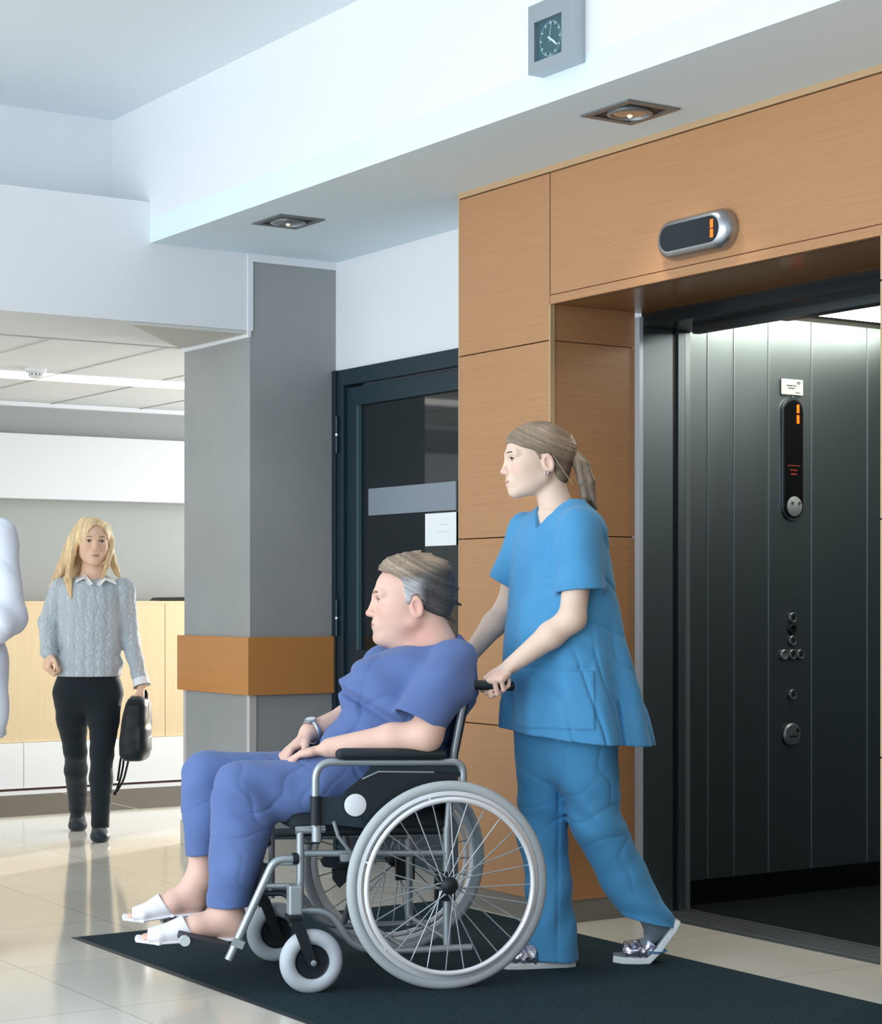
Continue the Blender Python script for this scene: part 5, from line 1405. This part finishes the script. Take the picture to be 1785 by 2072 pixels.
G.warp(lambda X, Y, Z: 0.004*wob(X, Y, Z, 13, 1, 6) + 0.0035*np.sin(50*(X*0.5 - Z*0.6) + 1.5*np.sin(9*Z))); G.shell(0.009)
sd = np.array((-0.46, -0.22, -0.86)); G.cutbox((-0.20, -0.42, 0.55), (0.50, 0.0, 1.15), K_(845, 1458, -0.25), sd/np.linalg.norm(sd))
sd = np.array((-0.35, 0.3, -0.88)); G.cutbox((-0.20, 0.0, 0.55), (0.50, 0.36, 1.15), K_(735, 1428, 0.2), sd/np.linalg.norm(sd))
F.merge(G, 0.022)
F.cut(K_(700, 1560, 0), (0, 0, -1))
# wide round neck opening, lower at the front
sl, P = F.blk((-0.05, -0.2, 0.9), (0.45, 0.25, 1.15))
ex = P[0] - nbm[0] + 0.018; ey = P[1] - nbm[1]
hole = (np.sqrt((ex/0.096)**2 + (ey/0.105)**2) - 1)*0.09
rim = (nbm[2] - 0.045 + ex*0.30) - P[2]
F.A[sl] = np.maximum(F.A[sl], -np.maximum(hole, rim)).astype(np.float32)
F.build('scrub_top', M_navy, MA, relax=3)
# trousers
F = SDF((-0.62, -0.42, 0.12), (0.36, 0.30, 0.86), 0.004)
F.rc(K_(850, 1572, -0.09), K_(640, 1598, -0.16), 0.100, 0.102, 0.03); F.rc(K_(640, 1598, -0.16), K_(492, 1597, -0.23), 0.102, 0.086, 0.03)
F.rc(K_(492, 1597, -0.23), K_(490, 1668, -0.23), 0.084, 0.092, 0.03); F.rc(K_(490, 1668, -0.23), K_(474, 1760, -0.228), 0.092, 0.080, 0.02); F.rc(K_(474, 1760, -0.228), K_(456, 1880, -0.225), 0.079, 0.063, 0.02)
F.rc(K_(840, 1560, 0.11), K_(600, 1580, 0.04), 0.098, 0.090, 0.03); F.rc(K_(600, 1580, 0.04), K_(418, 1572, -0.03), 0.090, 0.078, 0.03)
F.rc(K_(418, 1572, -0.03), K_(424, 1650, -0.03), 0.078, 0.083, 0.03); F.rc(K_(424, 1650, -0.03), K_(412, 1750, -0.02), 0.083, 0.056, 0.02)
F.rce(K_(840, 1560, 0.10), K_(840, 1560, -0.09), (0.125, 0.11), (0.125, 0.11), (1, 0, 0), 0.04)
def mtf(X, Y, Z):
    f = 0.0055*wob(X, Y, Z, 14, 4, 6)
    kn = np.exp(-(((Z - 0.56)/0.10)**2 + ((X + 0.27)/0.13)**2))
    f = f + 0.0075*np.sin(60*(X*0.75 + Z*0.65) + 1.6*np.sin(12*Z))*kn
    f = f + 0.0060*np.sin(34*(X*0.5 - Z*0.9) + 2*np.sin(5*X))*sstep(-0.25, -0.05, X)
    f = f + 0.0045*np.sin(38*(X - 0.2*Z))*sstep(0.55, 0.35, Z)
    f = f + 0.0015*np.exp(-((Z - 0.335)/0.003)**2) + 0.0012*np.exp(-((Z - 0.45)/0.003)**2)
    f = f + crease(X, Y, Z, (0.8, 0.3, 0.5), 24, 2, 0.0065, 7) + crease(X, Y, Z, (0.5, 0.2, -0.8), 28, 4, 0.006, 7)*sstep(0.30, 0.5, Z)
    return f
F.warp(mtf); F.shell(0.013)
F.cutbox((-0.62, -0.42, 0.12), (0.0, -0.135, 0.40), K_(456, 1834, -0.225), (0.02, 0, -1.0))
sd = np.array((0.12, 0, -0.99)); F.cutbox((-0.62, -0.130, 0.12), (0.0, 0.30, 0.45), K_(400, 1729, -0.02), sd/np.linalg.norm(sd))
F.build('scrub_trousers', M_navy, MA)
# white towelling slippers, open at toe and heel
M_towel = cloth_mat('white_towelling', (236, 236, 242), 0.9, (228, 228, 236))
def slipper(ft, toe):
    F2 = SDF(np.min(ft, 0) - 0.13, np.max(ft, 0) + 0.13, 0.003)
    p = [np.array(x) for x in ft]
    sole = [p[0] + np.array((0.02, 0, -0.040)), p[1] + np.array((0, 0, -0.036)), p[2] + np.array((0, 0, -0.018)), np.array(toe)]
    for a, b, ra, rb in ((sole[0], sole[1], 0.036, 0.042), (sole[1], sole[2], 0.042, 0.052), (sole[2], sole[3], 0.052, 0.044)):
        F2.rce(a, b, (ra, 0.008), (rb, 0.008), (0.2, 1, 0), 0.006)
    o = F2.build('slipper', M_towel, MA)
    F3 = SDF(np.min(ft, 0) - 0.13, np.max(ft, 0) + 0.13, 0.003)
    m0 = p[1] + (p[2]-p[1])*0.15; m1 = p[2] + (p[3]-p[2])*0.80
    F3.rce(m0 + np.array((0, 0, 0.004)), p[2], (0.050, 0.046), (0.054, 0.026), (0.2, 1, 0), 0.01); F3.rce(p[2], m1, (0.054, 0.028), (0.052, 0.024), (0.2, 1, 0), 0.01)
    F3.shell(0.006)
    d = p[2] - p[1]; d /= np.linalg.norm(d)
    F3.cut(m0 + d*0.004, -d*0.9 + np.array((0, 0, 0.35))); F3.cut(m1, d*0.92 + np.array((0, 0, 0.25)))
    F3.cut(sole[2] + np.array((0, 0, 0.0)), (np.array((0, 0, -1.0)) + 0*d))
    F3.build('slipper_upper', M_towel, o)
slipper(footN, K_(278, 1899, -0.27)); slipper(footF, K_(252, 1856, -0.055))
# wrist watch
d = (wF - eF)/np.linalg.norm(wF - eF); wc = wF - d*0.012
wt = MB().torus(wc, d, 0.0375, 0.0055, 36, 10, 1.4).build('wrist_watch', M_bright_metal, MA, True, local=True)
upv = np.array((-0.30, -0.45, 0.85)); upv -= d*(upv @ d); upv /= np.linalg.norm(upv)
MB().lathe([(0.019, 0), (0.019, 0.008), (0.016, 0.010), (0, 0.010)], wc + upv*0.034, upv, 28).build('watch_case', M_bright_metal, wt, True, local=True)
MB().lathe([(0.015, 0), (0, 0.0008)], wc + upv*0.0443, upv, 28).build('watch_face', mat('watch_face', (222, 226, 228), 0.3), wt, local=True)
# ------------------------------------------------------------------ visitor walking through the hall
V_ = Fig(185, 9.75)
VI = thing('person', 'blond woman in a grey cable-knit jumper and black jeans walking in the hall', 'person', V_.loc, -YAW)
HV = Head(V_(189, 1096, -0.01), (0.30, -0.95, -0.02), (0.02, 0, 1), 0.98)
F = SDF((-0.36, -0.30, 0.0), (0.36, 0.50, 1.30), 0.0045)
H2 = SDF((-0.17, -0.20, 1.22), (0.19, 0.18, 1.60), 0.0027)
HV.sculpt(H2)
nv = V_(189, 1160, 0.01)
H2.rce(HV.w((-0.045, 0, -0.05)), nv, (0.048, 0.046), (0.056, 0.050), (1, 0, 0), 0.02); H2.rc(nv, V_(187, 1185, 0.01), 0.055, 0.09, 0.03)
H2.cut((0, 0, 1.245), (0, 0, -1))
def vst(py, x0, x1, b, g=0.0, dy=0.0): return (EYE + (1210 - py)*9.75/4000, ((x0+x1)/2 - 185)*9.75/4000, dy, (x1-x0)/2*9.75/4000 - g, b - g)
F.loft([vst(1172, 150, 222, 0.06, 0.01), vst(1190, 128, 244, 0.085, 0.015), vst(1230, 124, 246, 0.105, 0.015), vst(1300, 122, 244, 0.100, 0.015), vst(1350, 114, 246, 0.115, 0.015), vst(1410, 108, 246, 0.12, 0.035)], 0.02)
# arms
sR, eR, wR = V_(124, 1192, 0.01), V_(99, 1262, 0.03), V_(98, 1318, -0.09)
sL, eL, wL = V_(250, 1192, 0.01), V_(262, 1288, 0.04), V_(287, 1386, -0.03)
for s_, e_, w_ in ((sR, eR, wR), (sL, eL, wL)):
    F.rc(s_, e_, 0.045, 0.036, 0.02); F.rc(e_, w_, 0.036, 0.026, 0.02)
hand_sdf(F, wR, (-0.05, -0.30, -0.95), (-0.8, -0.5, 0.2), (0.4, -1, 0), (55, 70, 50), 0.98)
hand_sdf(F, wL, (0.05, -0.08, -1.0), (0.95, 0.1, 0.05), (0, -1, 0), (70, 75, 40), 0.95, thumb_dir=(-0.5, -0.35, -0.75))
hR, kR, aR = V_(142, 1420, 0.0), V_(152, 1518, 0.08), V_(157, 1628, 0.36)
hL, kL, aL = V_(213, 1420, 0.0), V_(206, 1525, -0.06), V_(203, 1662, -0.06)
for h_, k_, a_ in ((hR, kR, aR), (hL, kL, aL)):
    F.rc(h_, k_, 0.070, 0.048, 0.03); F.rc(k_, a_, 0.048, 0.032, 0.02)
def vtone(Vv): return HV.face_tone(Vv, (228, 190, 164), (196, 124, 112), (224, 164, 142))
F.cut((0, 0, 1.255), (0, 0, 1))
F.build('body', M_skin, VI, vtone, also=H2)
HV.eyes(VI, (72, 86, 92)); HV.lashes(VI, (60, 44, 36)); HV.brows(VI, (134, 98, 70), 0.0024)
# hair: parted, long, blown a little to one side
F = SDF(HV.o - np.array((0.27, 0.18, 0.34)), HV.o + np.array((0.22, 0.20, 0.17)), 0.0035)
HV.el(F, (-0.022, 0, 0.036), (0.112, 0.085, 0.090), 0.005)
HV.el(F, (0.022, 0, 0.030), (0.062, 0.070, 0.072), 0.02)
X, Y, Z = np.meshgrid(*F.ax, indexing='ij', sparse=True)
l = [((X-HV.o[0])*HV.R[0,j] + (Y-HV.o[1])*HV.R[1,j] + (Z-HV.o[2])*HV.R[2,j])/HV.s for j in range(3)]
# the face opening: an arch in front of the ears, highest at the parting
arch = np.sqrt(((l[1]-0.008)/0.060)**2 + ((l[2]+0.030)/0.112)**2) - 1
opening = np.maximum(arch*0.06, 0.020 - l[0])
F.A = np.maximum(F.A, -opening).astype(np.float32)
F.A = np.maximum(F.A, np.minimum(-0.03 - l[2], 10)*1.0).astype(np.float32)
for pts, r0, r1 in (
    ([(172, 1062, 0.02), (150, 1095, 0.02), (136, 1135, 0.03), (118, 1168, 0.04)], 0.040, 0.020),
    ([(160, 1075, 0.04), (140, 1110, 0.05), (122, 1145, 0.06), (100, 1188, 0.07)], 0.034, 0.006),
    ([(155, 1085, -0.02), (146, 1120, -0.04), (141, 1160, -0.07), (144, 1208, -0.10)], 0.022, 0.008),
    ([(150, 1105, 0.0), (140, 1140, -0.02), (134, 1172, -0.05), (139, 1198, -0.09)], 0.018, 0.007),
    ([(165, 1100, 0.07), (160, 1140, 0.08), (152, 1175, 0.09)], 0.045, 0.030),
    ([(190, 1090, 0.10), (185, 1140, 0.10), (180, 1175, 0.10)], 0.045, 0.030),
    ([(214, 1068, 0.02), (222, 1095, 0.02), (226, 1130, 0.02), (236, 1158, 0.03)], 0.026, 0.014),
    ([(216, 1090, 0.05), (223, 1130, 0.04), (242, 1168, 0.02)], 0.030, 0.008),
    ([(222, 1115, -0.01), (216, 1145, -0.05), (206, 1172, -0.085)], 0.018, 0.008)):
    P_ = [V_(*p) for p in pts]; n = len(P_) - 1
    for i in range(n):
        F.rc(P_[i], P_[i+1], r0 + (r1-r0)*i/n, r0 + (r1-r0)*(i+1)/n, 0.015)
F.A += (0.0006*np.sin(430*(l[1]*0.9 + l[0]*0.4) + 2.5*wob(l[0], l[1], l[2], 16, 2, 4))).astype(np.float32)
F.A = np.maximum(F.A, -np.maximum(opening, -0.02 - 0*l[0])).astype(np.float32) if False else F.A
M_blond = tone_mat('hair_blond', 0.45, spec=0.5, streak=((0.004, 0.004, 0.09), 0.22, (0, 0.15, 0)))
def vhair(Vv):
    q = HV.inv(Vv); C = np.array(lin((226, 200, 156))[:3])[None]*(1 + 0.20*strands(q[:, 1]*0.85 + q[:, 0]*0.5, 9))[:, None]
    t = sstep(-0.02, -0.14, q[:, 2])[:, None]*0.35
    return C*(1-t) + np.array(lin((190, 144, 92))[:3])*t
F.build('hair', M_blond, VI, vhair)
# jumper
M_knit = mat('grey_cable_knit', (172, 182, 190), 0.95, spec=0.15, sheen=0.3)
def _knit():
    nt, N, L, b = nodes_of(M_knit)
    tc = N.new('ShaderNodeTexCoord')
    wv = N.new('ShaderNodeTexWave'); wv.wave_type = 'BANDS'; wv.bands_direction = 'X'; wv.inputs['Scale'].default_value = 6.5; wv.inputs['Distortion'].default_value = 2.0; wv.inputs['Detail'].default_value = 1
    vo = N.new('ShaderNodeTexVoronoi'); vo.inputs['Scale'].default_value = 42
    mp = N.new('ShaderNodeMapping'); mp.inputs['Scale'].default_value = (1.7, 1.3, 1.1)
    L.new(tc.outputs['Object'], mp.inputs['Vector']); L.new(mp.outputs['Vector'], vo.inputs['Vector']); L.new(tc.outputs['Object'], wv.inputs['Vector'])
    ad = N.new('ShaderNodeMath'); ad.operation = 'MULTIPLY_ADD'; ad.inputs[1].default_value = 1.6
    L.new(vo.outputs['Distance'], ad.inputs[0]); L.new(wv.outputs['Fac'], ad.inputs[2])
    bp = N.new('ShaderNodeBump'); bp.inputs['Strength'].default_value = 0.5; bp.inputs['Distance'].default_value = 0.006
    L.new(ad.outputs[0], bp.inputs['Height']); L.new(bp.outputs['Normal'], b.inputs['Normal'])
    rp = N.new('ShaderNodeValToRGB'); rp.color_ramp.elements[0].color = lin((204, 210, 216)); rp.color_ramp.elements[1].color = lin((178, 187, 195)); rp.color_ramp.elements[0].position = 0.3; rp.color_ramp.elements[1].position = 1.0
    L.new(ad.outputs[0], rp.inputs['Fac']); L.new(rp.outputs['Color'], b.inputs['Base Color'])
_knit()
F = SDF((-0.34, -0.24, 0.76), (0.34, 0.24, 1.36), 0.0045)
F.loft([vst(1160, 172, 208, 0.06), vst(1168, 152, 224, 0.075), vst(1180, 132, 242, 0.09), vst(1196, 124, 248, 0.108), vst(1240, 122, 247, 0.118), vst(1300, 120, 243, 0.114), vst(1340, 113, 247, 0.124), vst(1352, 114, 247, 0.124), vst(1357, 117, 244, 0.119), vst(1380, 118, 245, 0.12)], 0.01, 2.3)
F.warp(lambda X, Y, Z: 0.005*wob(X, Y, Z, 15, 3, 6) + 0.004*np.sin(70*Z + 6*X)*sstep(1.0, 0.9, Z)*sstep(0.82, 0.87, Z))
F.cut(V_(180, 1368, 0), (0, 0, -1))
G = SDF((-0.34, -0.24, 0.76), (0.34, 0.24, 1.36), 0.0045)
G.rc(sR, eR, 0.058, 0.049, 0.02); G.rc(eR, wR + (wR-eR)*0.02, 0.049, 0.040, 0.02); G.rc(sL, eL, 0.058, 0.046, 0.02); G.rc(eL, wL + (wL-eL)*-0.04, 0.045, 0.037, 0.02)
G.warp(lambda X, Y, Z: 0.0018*np.sin(75*Z + 5*X) + 0.003*wob(X, Y, Z, 20, 1, 5))
F.merge(G, 0.02)
sl, P = F.blk((-0.2, -0.24, 1.1), (0.2, 0.24, 1.36))
ex = P[0] - nv[0]; ey = P[1] - nv[1]
hole = (np.sqrt((ex/0.070)**2 + ((ey + 0.02)/0.085)**2) - 1)*0.07; rim = (V_(189, 1176, 0)[2] + (ey + 0.09)*0.42) - P[2]
F.A[sl] = np.maximum(F.A[sl], -np.maximum(hole, rim)).astype(np.float32)
F.build('jumper', M_knit, VI)
# shirt collar and cuff
M_shirt = cloth_mat('white_shirt', (240, 242, 246), 0.8)
for sg, pts in ((-1, [(166, 1163, 0.03), (173, 1162, -0.07), (188, 1181, -0.118), (181, 1184, -0.122), (170, 1169, -0.10), (153, 1178, -0.095), (152, 1172, -0.05)]), (1, [(216, 1166, 0.03), (207, 1168, -0.07), (196, 1182, -0.118), (203, 1184, -0.122), (214, 1172, -0.10), (236, 1181, -0.09), (232, 1172, -0.04)])):
    P_ = [Vector(V_(*p)) for p in pts]
    MB().add(P_, [(0, 1, 4, 6), (1, 2, 3, 4), (6, 4, 5)]).build('shirt_collar', M_shirt, VI, local=True).modifiers.new('thick', 'SOLIDIFY').thickness = 0.005
    bpy.data.objects['shirt_collar'].modifiers.get('thick')
dn = (wL - eL)/np.linalg.norm(wL - eL)
MB().lathe([(0.040, -0.025), (0.042, 0.0), (0.046, 0.014), (0.041, 0.012), (0.036, -0.02)], wL - dn*0.008, dn, 24, closed=True).build('shirt_cuff', M_shirt, VI, True, local=True)
# jeans
M_jean = cloth_mat('black_denim', (26, 36, 42), 0.75, (20, 28, 34))
F = SDF((-0.30, -0.24, 0.03), (0.30, 0.50, 0.90), 0.0045)
F.rce(V_(180, 1345, 0.0), V_(178, 1398, 0.0), (0.150, 0.110), (0.154, 0.106), (1, 0, 0), 0.03)
for h_, k_, a_ in ((hR, kR, aR), (hL, kL, aL)):
    F.rc(h_ + np.array((0, 0, 0.03)), h_ + (k_-h_)*0.35, 0.079, 0.074, 0.05); F.rc(h_ + (k_-h_)*0.35, k_, 0.074, 0.056, 0.02); F.rc(k_, k_ + (a_-k_)*0.35, 0.056, 0.055, 0.02); F.rc(k_ + (a_-k_)*0.35, a_ + np.array((0, 0, -0.015)), 0.055, 0.045, 0.02)
F.warp(lambda X, Y, Z: 0.0022*wob(X, Y, Z, 22, 2, 6) + 0.0008*np.sin(120*(Z + 0.3*X) + 2*np.sin(20*X))*(np.exp(-((Z-0.46)/0.08)**2) + np.exp(-((Z-0.14)/0.09)**2)))
F.cut(V_(180, 1361, 0), (0, 0, 1))
F.build('jeans', M_jean, VI)
for x_, y_ in ((114, 1357), (243, 1361)):
    MB().obox(V_(x_, y_ + 2, -0.085), (1, 0, 0.1), (0, 1, 0), (0, 0, 1), 0.006, 0.004, 0.002).build('jeans_rivet', mat('copper', (190, 140, 96), 0.4, 0.7), VI, local=True)
# black lace-up shoes
def shoe(an, toe, name='shoe'):
    F2 = SDF(np.minimum(an, toe) - 0.10, np.maximum(an, toe) + 0.12, 0.004)
    d = toe - an; d[2] = 0; d /= np.linalg.norm(d); lat = np.cross(d, (0, 0, 1))
    heel = np.array((an[0], an[1], toe[2])) - d*0.035
    F2.rce(heel + np.array((0, 0, 0.012)), toe - d*0.04, (0.034, 0.038), (0.043, 0.032), lat, 0.02)
    F2.rce(toe - d*0.07, toe - d*0.012, (0.044, 0.034), (0.036, 0.024), lat, 0.02)
    F2.rce(heel + np.array((0, 0, 0.055)), toe - d*0.10 + np.array((0, 0, 0.030)), (0.036, 0.040), (0.038, 0.026), lat, 0.02)
    F2.cut((0, 0, toe[2] - 0.024), (0, 0, -1))
    o = F2.build(name, cloth_mat('black_leather_shoe', (40, 50, 58), 0.45, (34, 44, 52)), VI)
    top = toe - d*0.115 + np.array((0, 0, 0.066))
    m2 = MB()
    for k in range(4):
        c = toe - d*(0.072 + 0.016*k) + np.array((0, 0, 0.042 + 0.007*k))
        m2.ring([c - lat*0.022, c + np.array((0, 0, 0.005)), c + lat*0.022], 0.0028, 6)
    m2.ring(fillet([top, top + lat*0.035 + np.array((0, 0, 0.012)), top + lat*0.03 + np.array((0, 0, -0.02)), top], 0.01), 0.002, 6)
    m2.build('laces', mat('black_lace', (18, 22, 24), 0.8), o, True, local=True)
z0 = 0.026
tR = V_(150, 1668, 0.20); tR[2] = z0; tL = V_(200, 1697, -0.20); tL[2] = z0
shoe(aR, tR + np.array((0, 0.10, 0))); shoe(aL, tL + np.array((0, 0.03, 0)))
# backpack carried by its top handle
BP = thing('backpack', 'black leather backpack hanging from the blond woman’s hand, straps dangling', 'bag', tuple(Vector(V_.loc)), -YAW)
M_lea = cloth_mat('black_leather', (26, 32, 36), 0.40, (20, 26, 30))
F = SDF(V_(235, 1560, -0.2), V_(325, 1395, 0.16), 0.004)
def bst(py, x0, x1, b): return (EYE + (1210 - py)*9.72/4000, ((x0+x1)/2 - 185)*9.72/4000, -0.03, (x1-x0)/2*9.72/4000, b)
F.loft([bst(1408, 272, 290, 0.05), bst(1412, 265, 300, 0.085), bst(1424, 259, 305, 0.115), bst(1460, 251, 307, 0.130), bst(1505, 247, 305, 0.138), bst(1526, 248, 303, 0.138), bst(1534, 254, 300, 0.130), bst(1537, 262, 296, 0.11)], 0.01, 3.6)
F.rce(V_(291, 1478, -0.07), V_(292, 1512, -0.07), (0.036, 0.092), (0.036, 0.092), (1, 0, 0), 0.012)
F.warp(lambda X, Y, Z: 0.0012*wob(X, Y, Z, 24, 2, 6))
F.cut(V_(278, 1536, 0), (0.0, 0, -1))
bb = F.build('bag_body', M_lea, BP)
MB().ring(fillet([V_(278, 1425, -0.03), V_(284, 1396, -0.03), V_(296, 1398, -0.03), V_(296, 1428, -0.03)], 0.02), 0.009, 10).build('top_handle', M_lea, BP, True, local=True)
MB().ring([V_(302, 1420, -0.125), V_(300, 1450, -0.14), V_(286, 1498, -0.15)], 0.0028, 8).ring([V_(300, 1494, -0.12), V_(306, 1489, -0.08)], 0.003, 8).build('zip', mat('brass', (190, 168, 120), 0.35, 0.8), BP, True, local=True)
for pts in ([(256, 1440, 0.03), (248, 1490, 0.04), (252, 1530, 0.03), (246, 1570, 0.02), (234, 1604, 0.01)], [(262, 1530, -0.06), (256, 1555, -0.06), (250, 1580, -0.03), (236, 1602, -0.01)], [(254, 1480, 0.0), (245, 1530, 0.0), (238, 1580, 0.0)]):
    P_ = [V_(*p) for p in pts]
    MB().ring(fillet(P_, 0.05), 0.0055, 8).build('strap', M_lea, BP, True, local=True)
MB().box(V_(230, 1602, 0.0), V_(237, 1608, 0.02)).build('strap_end', M_lea, BP, local=True)
# ------------------------------------------------------------------ doctor at the left edge
Q_ = Fig(-118, 6.62)
DO = thing('person', 'person in a white coat with folded arms, cut off at the left edge', 'person', Q_.loc, -YAW)
HQ = Head(np.array((0.0, -0.02, 1.655)), (0.35, -0.93, 0), (0, 0, 1), 1.02)
F = SDF((-0.40, -0.36, 0.0), (0.40, 0.30, 1.84), 0.007)
HQ.sculpt(F, True)
F.rc(HQ.w((-0.04, 0, -0.05)), (0, 0.01, 1.46), 0.056, 0.062, 0.02)
F.loft([(0.90, 0, 0, 0.16, 0.11), (1.15, 0, 0, 0.155, 0.11), (1.38, 0, 0, 0.19, 0.115), (1.46, 0, 0, 0.13, 0.08)], 0.03)
for s in (-1, 1):
    F.rc((0.20*s, 0.0, 1.40), (0.215*s, -0.03, 1.12), 0.050, 0.042, 0.03); F.rc((0.215*s, -0.03, 1.12), (-0.02*s, -0.20, 1.17), 0.042, 0.030, 0.02)
    hand_sdf(F, (-0.02*s, -0.20, 1.17), (-s, 0.1, 0.08), (0, -1, 0.2), (0, 0, 1), (20, 25, 20))
    F.rc((0.09*s, 0, 0.92), (0.10*s, -0.01, 0.50), 0.085, 0.058, 0.03); F.rc((0.10*s, -0.01, 0.50), (0.105*s, 0.02, 0.08), 0.056, 0.036, 0.02)
F.build('body', M_skin, DO, lambda V: HQ.face_tone(V, (222, 184, 164), (184, 120, 108), (214, 154, 138)))
HQ.eyes(DO); HQ.brows(DO, (70, 56, 46))
F = SDF(HQ.o - 0.2, HQ.o + 0.2, 0.005)
hair_cap(F, HQ, None, 0.012)
hairline(F, HQ, [(0.14, 0.10), (0.09, 0.075), (0.05, 0.055), (0.015, 0.045), (0.005, -0.01), (-0.015, -0.01), (-0.03, 0.012), (-0.05, -0.02), (-0.08, -0.06), (-0.2, -0.06)])
F.build('hair', M_hair2, DO, shade((82, 66, 54)))
M_coat = cloth_mat('white_coat', (226, 232, 244), 0.85, (218, 226, 240))
F = SDF((-0.42, -0.36, 0.66), (0.42, 0.30, 1.58), 0.006)
F.loft([(0.70, 0, 0.0, 0.205, 0.17), (0.85, 0, 0, 0.228, 0.165), (0.98, 0, 0, 0.222, 0.15), (1.12, 0, 0, 0.185, 0.135), (1.30, 0, 0, 0.205, 0.135), (1.40, 0, 0, 0.205, 0.125), (1.455, 0, 0, 0.15, 0.09), (1.50, 0, 0.01, 0.075, 0.07)], 0.01)
for s in (-1, 1):
    F.rc((0.190*s, 0, 1.395), (0.222*s, -0.03, 1.12), 0.064, 0.062, 0.03); F.rc((0.222*s, -0.03, 1.12), (0.20*s, -0.09, 1.10), 0.062, 0.060, 0.03); F.rc((0.20*s, -0.09, 1.10), (-0.02*s, -0.195, 1.165), 0.062, 0.048, 0.02)
F.warp(lambda X, Y, Z: 0.003*wob(X, Y, Z, 14, 2, 6) + crease(X, Y, Z, (0.5, 0.2, 0.8), 26, 2, 0.006) + 0.002*np.sin(48*(Z + 0.7*np.abs(X)) + 2*np.sin(9*Z))*sstep(1.0, 1.1, Z)*sstep(1.42, 1.36, Z) + 0.006*np.sin(9*np.arctan2(Y, X))*sstep(1.0, 0.8, Z))
F.cut((0, 0, 0.72), (0, 0, -1))
F.build('white_coat', M_coat, DO)
F = SDF((-0.26, -0.20, 0.04), (0.26, 0.20, 0.92), 0.007)
for s in (-1, 1):
    F.rc((0.09*s, 0, 0.86), (0.10*s, -0.01, 0.5), 0.098, 0.08, 0.03); F.rc((0.10*s, -0.01, 0.5), (0.105*s, 0.01, 0.06), 0.08, 0.068, 0.02)
F.cut((0, 0, 0.06), (0, 0, -1))
F.build('trousers', cloth_mat('pale_blue_trousers', (176, 200, 226), 0.85), DO)
for s in (-1, 1):
    F = SDF((0.105*s - 0.09, -0.26, 0.0), (0.105*s + 0.09, 0.14, 0.16), 0.005)
    F.rce((0.105*s, 0.06, 0.035), (0.115*s, -0.16, 0.03), (0.038, 0.034), (0.043, 0.028), (1, 0, 0), 0.02); F.rc((0.105*s, 0.02, 0.10), (0.105*s, 0.0, 0.05), 0.04, 0.04, 0.02)
    F.cut((0, 0, 0.002), (0, 0, -1))
    F.build('shoe', cloth_mat('white_clog', (232, 234, 238), 0.5), DO)
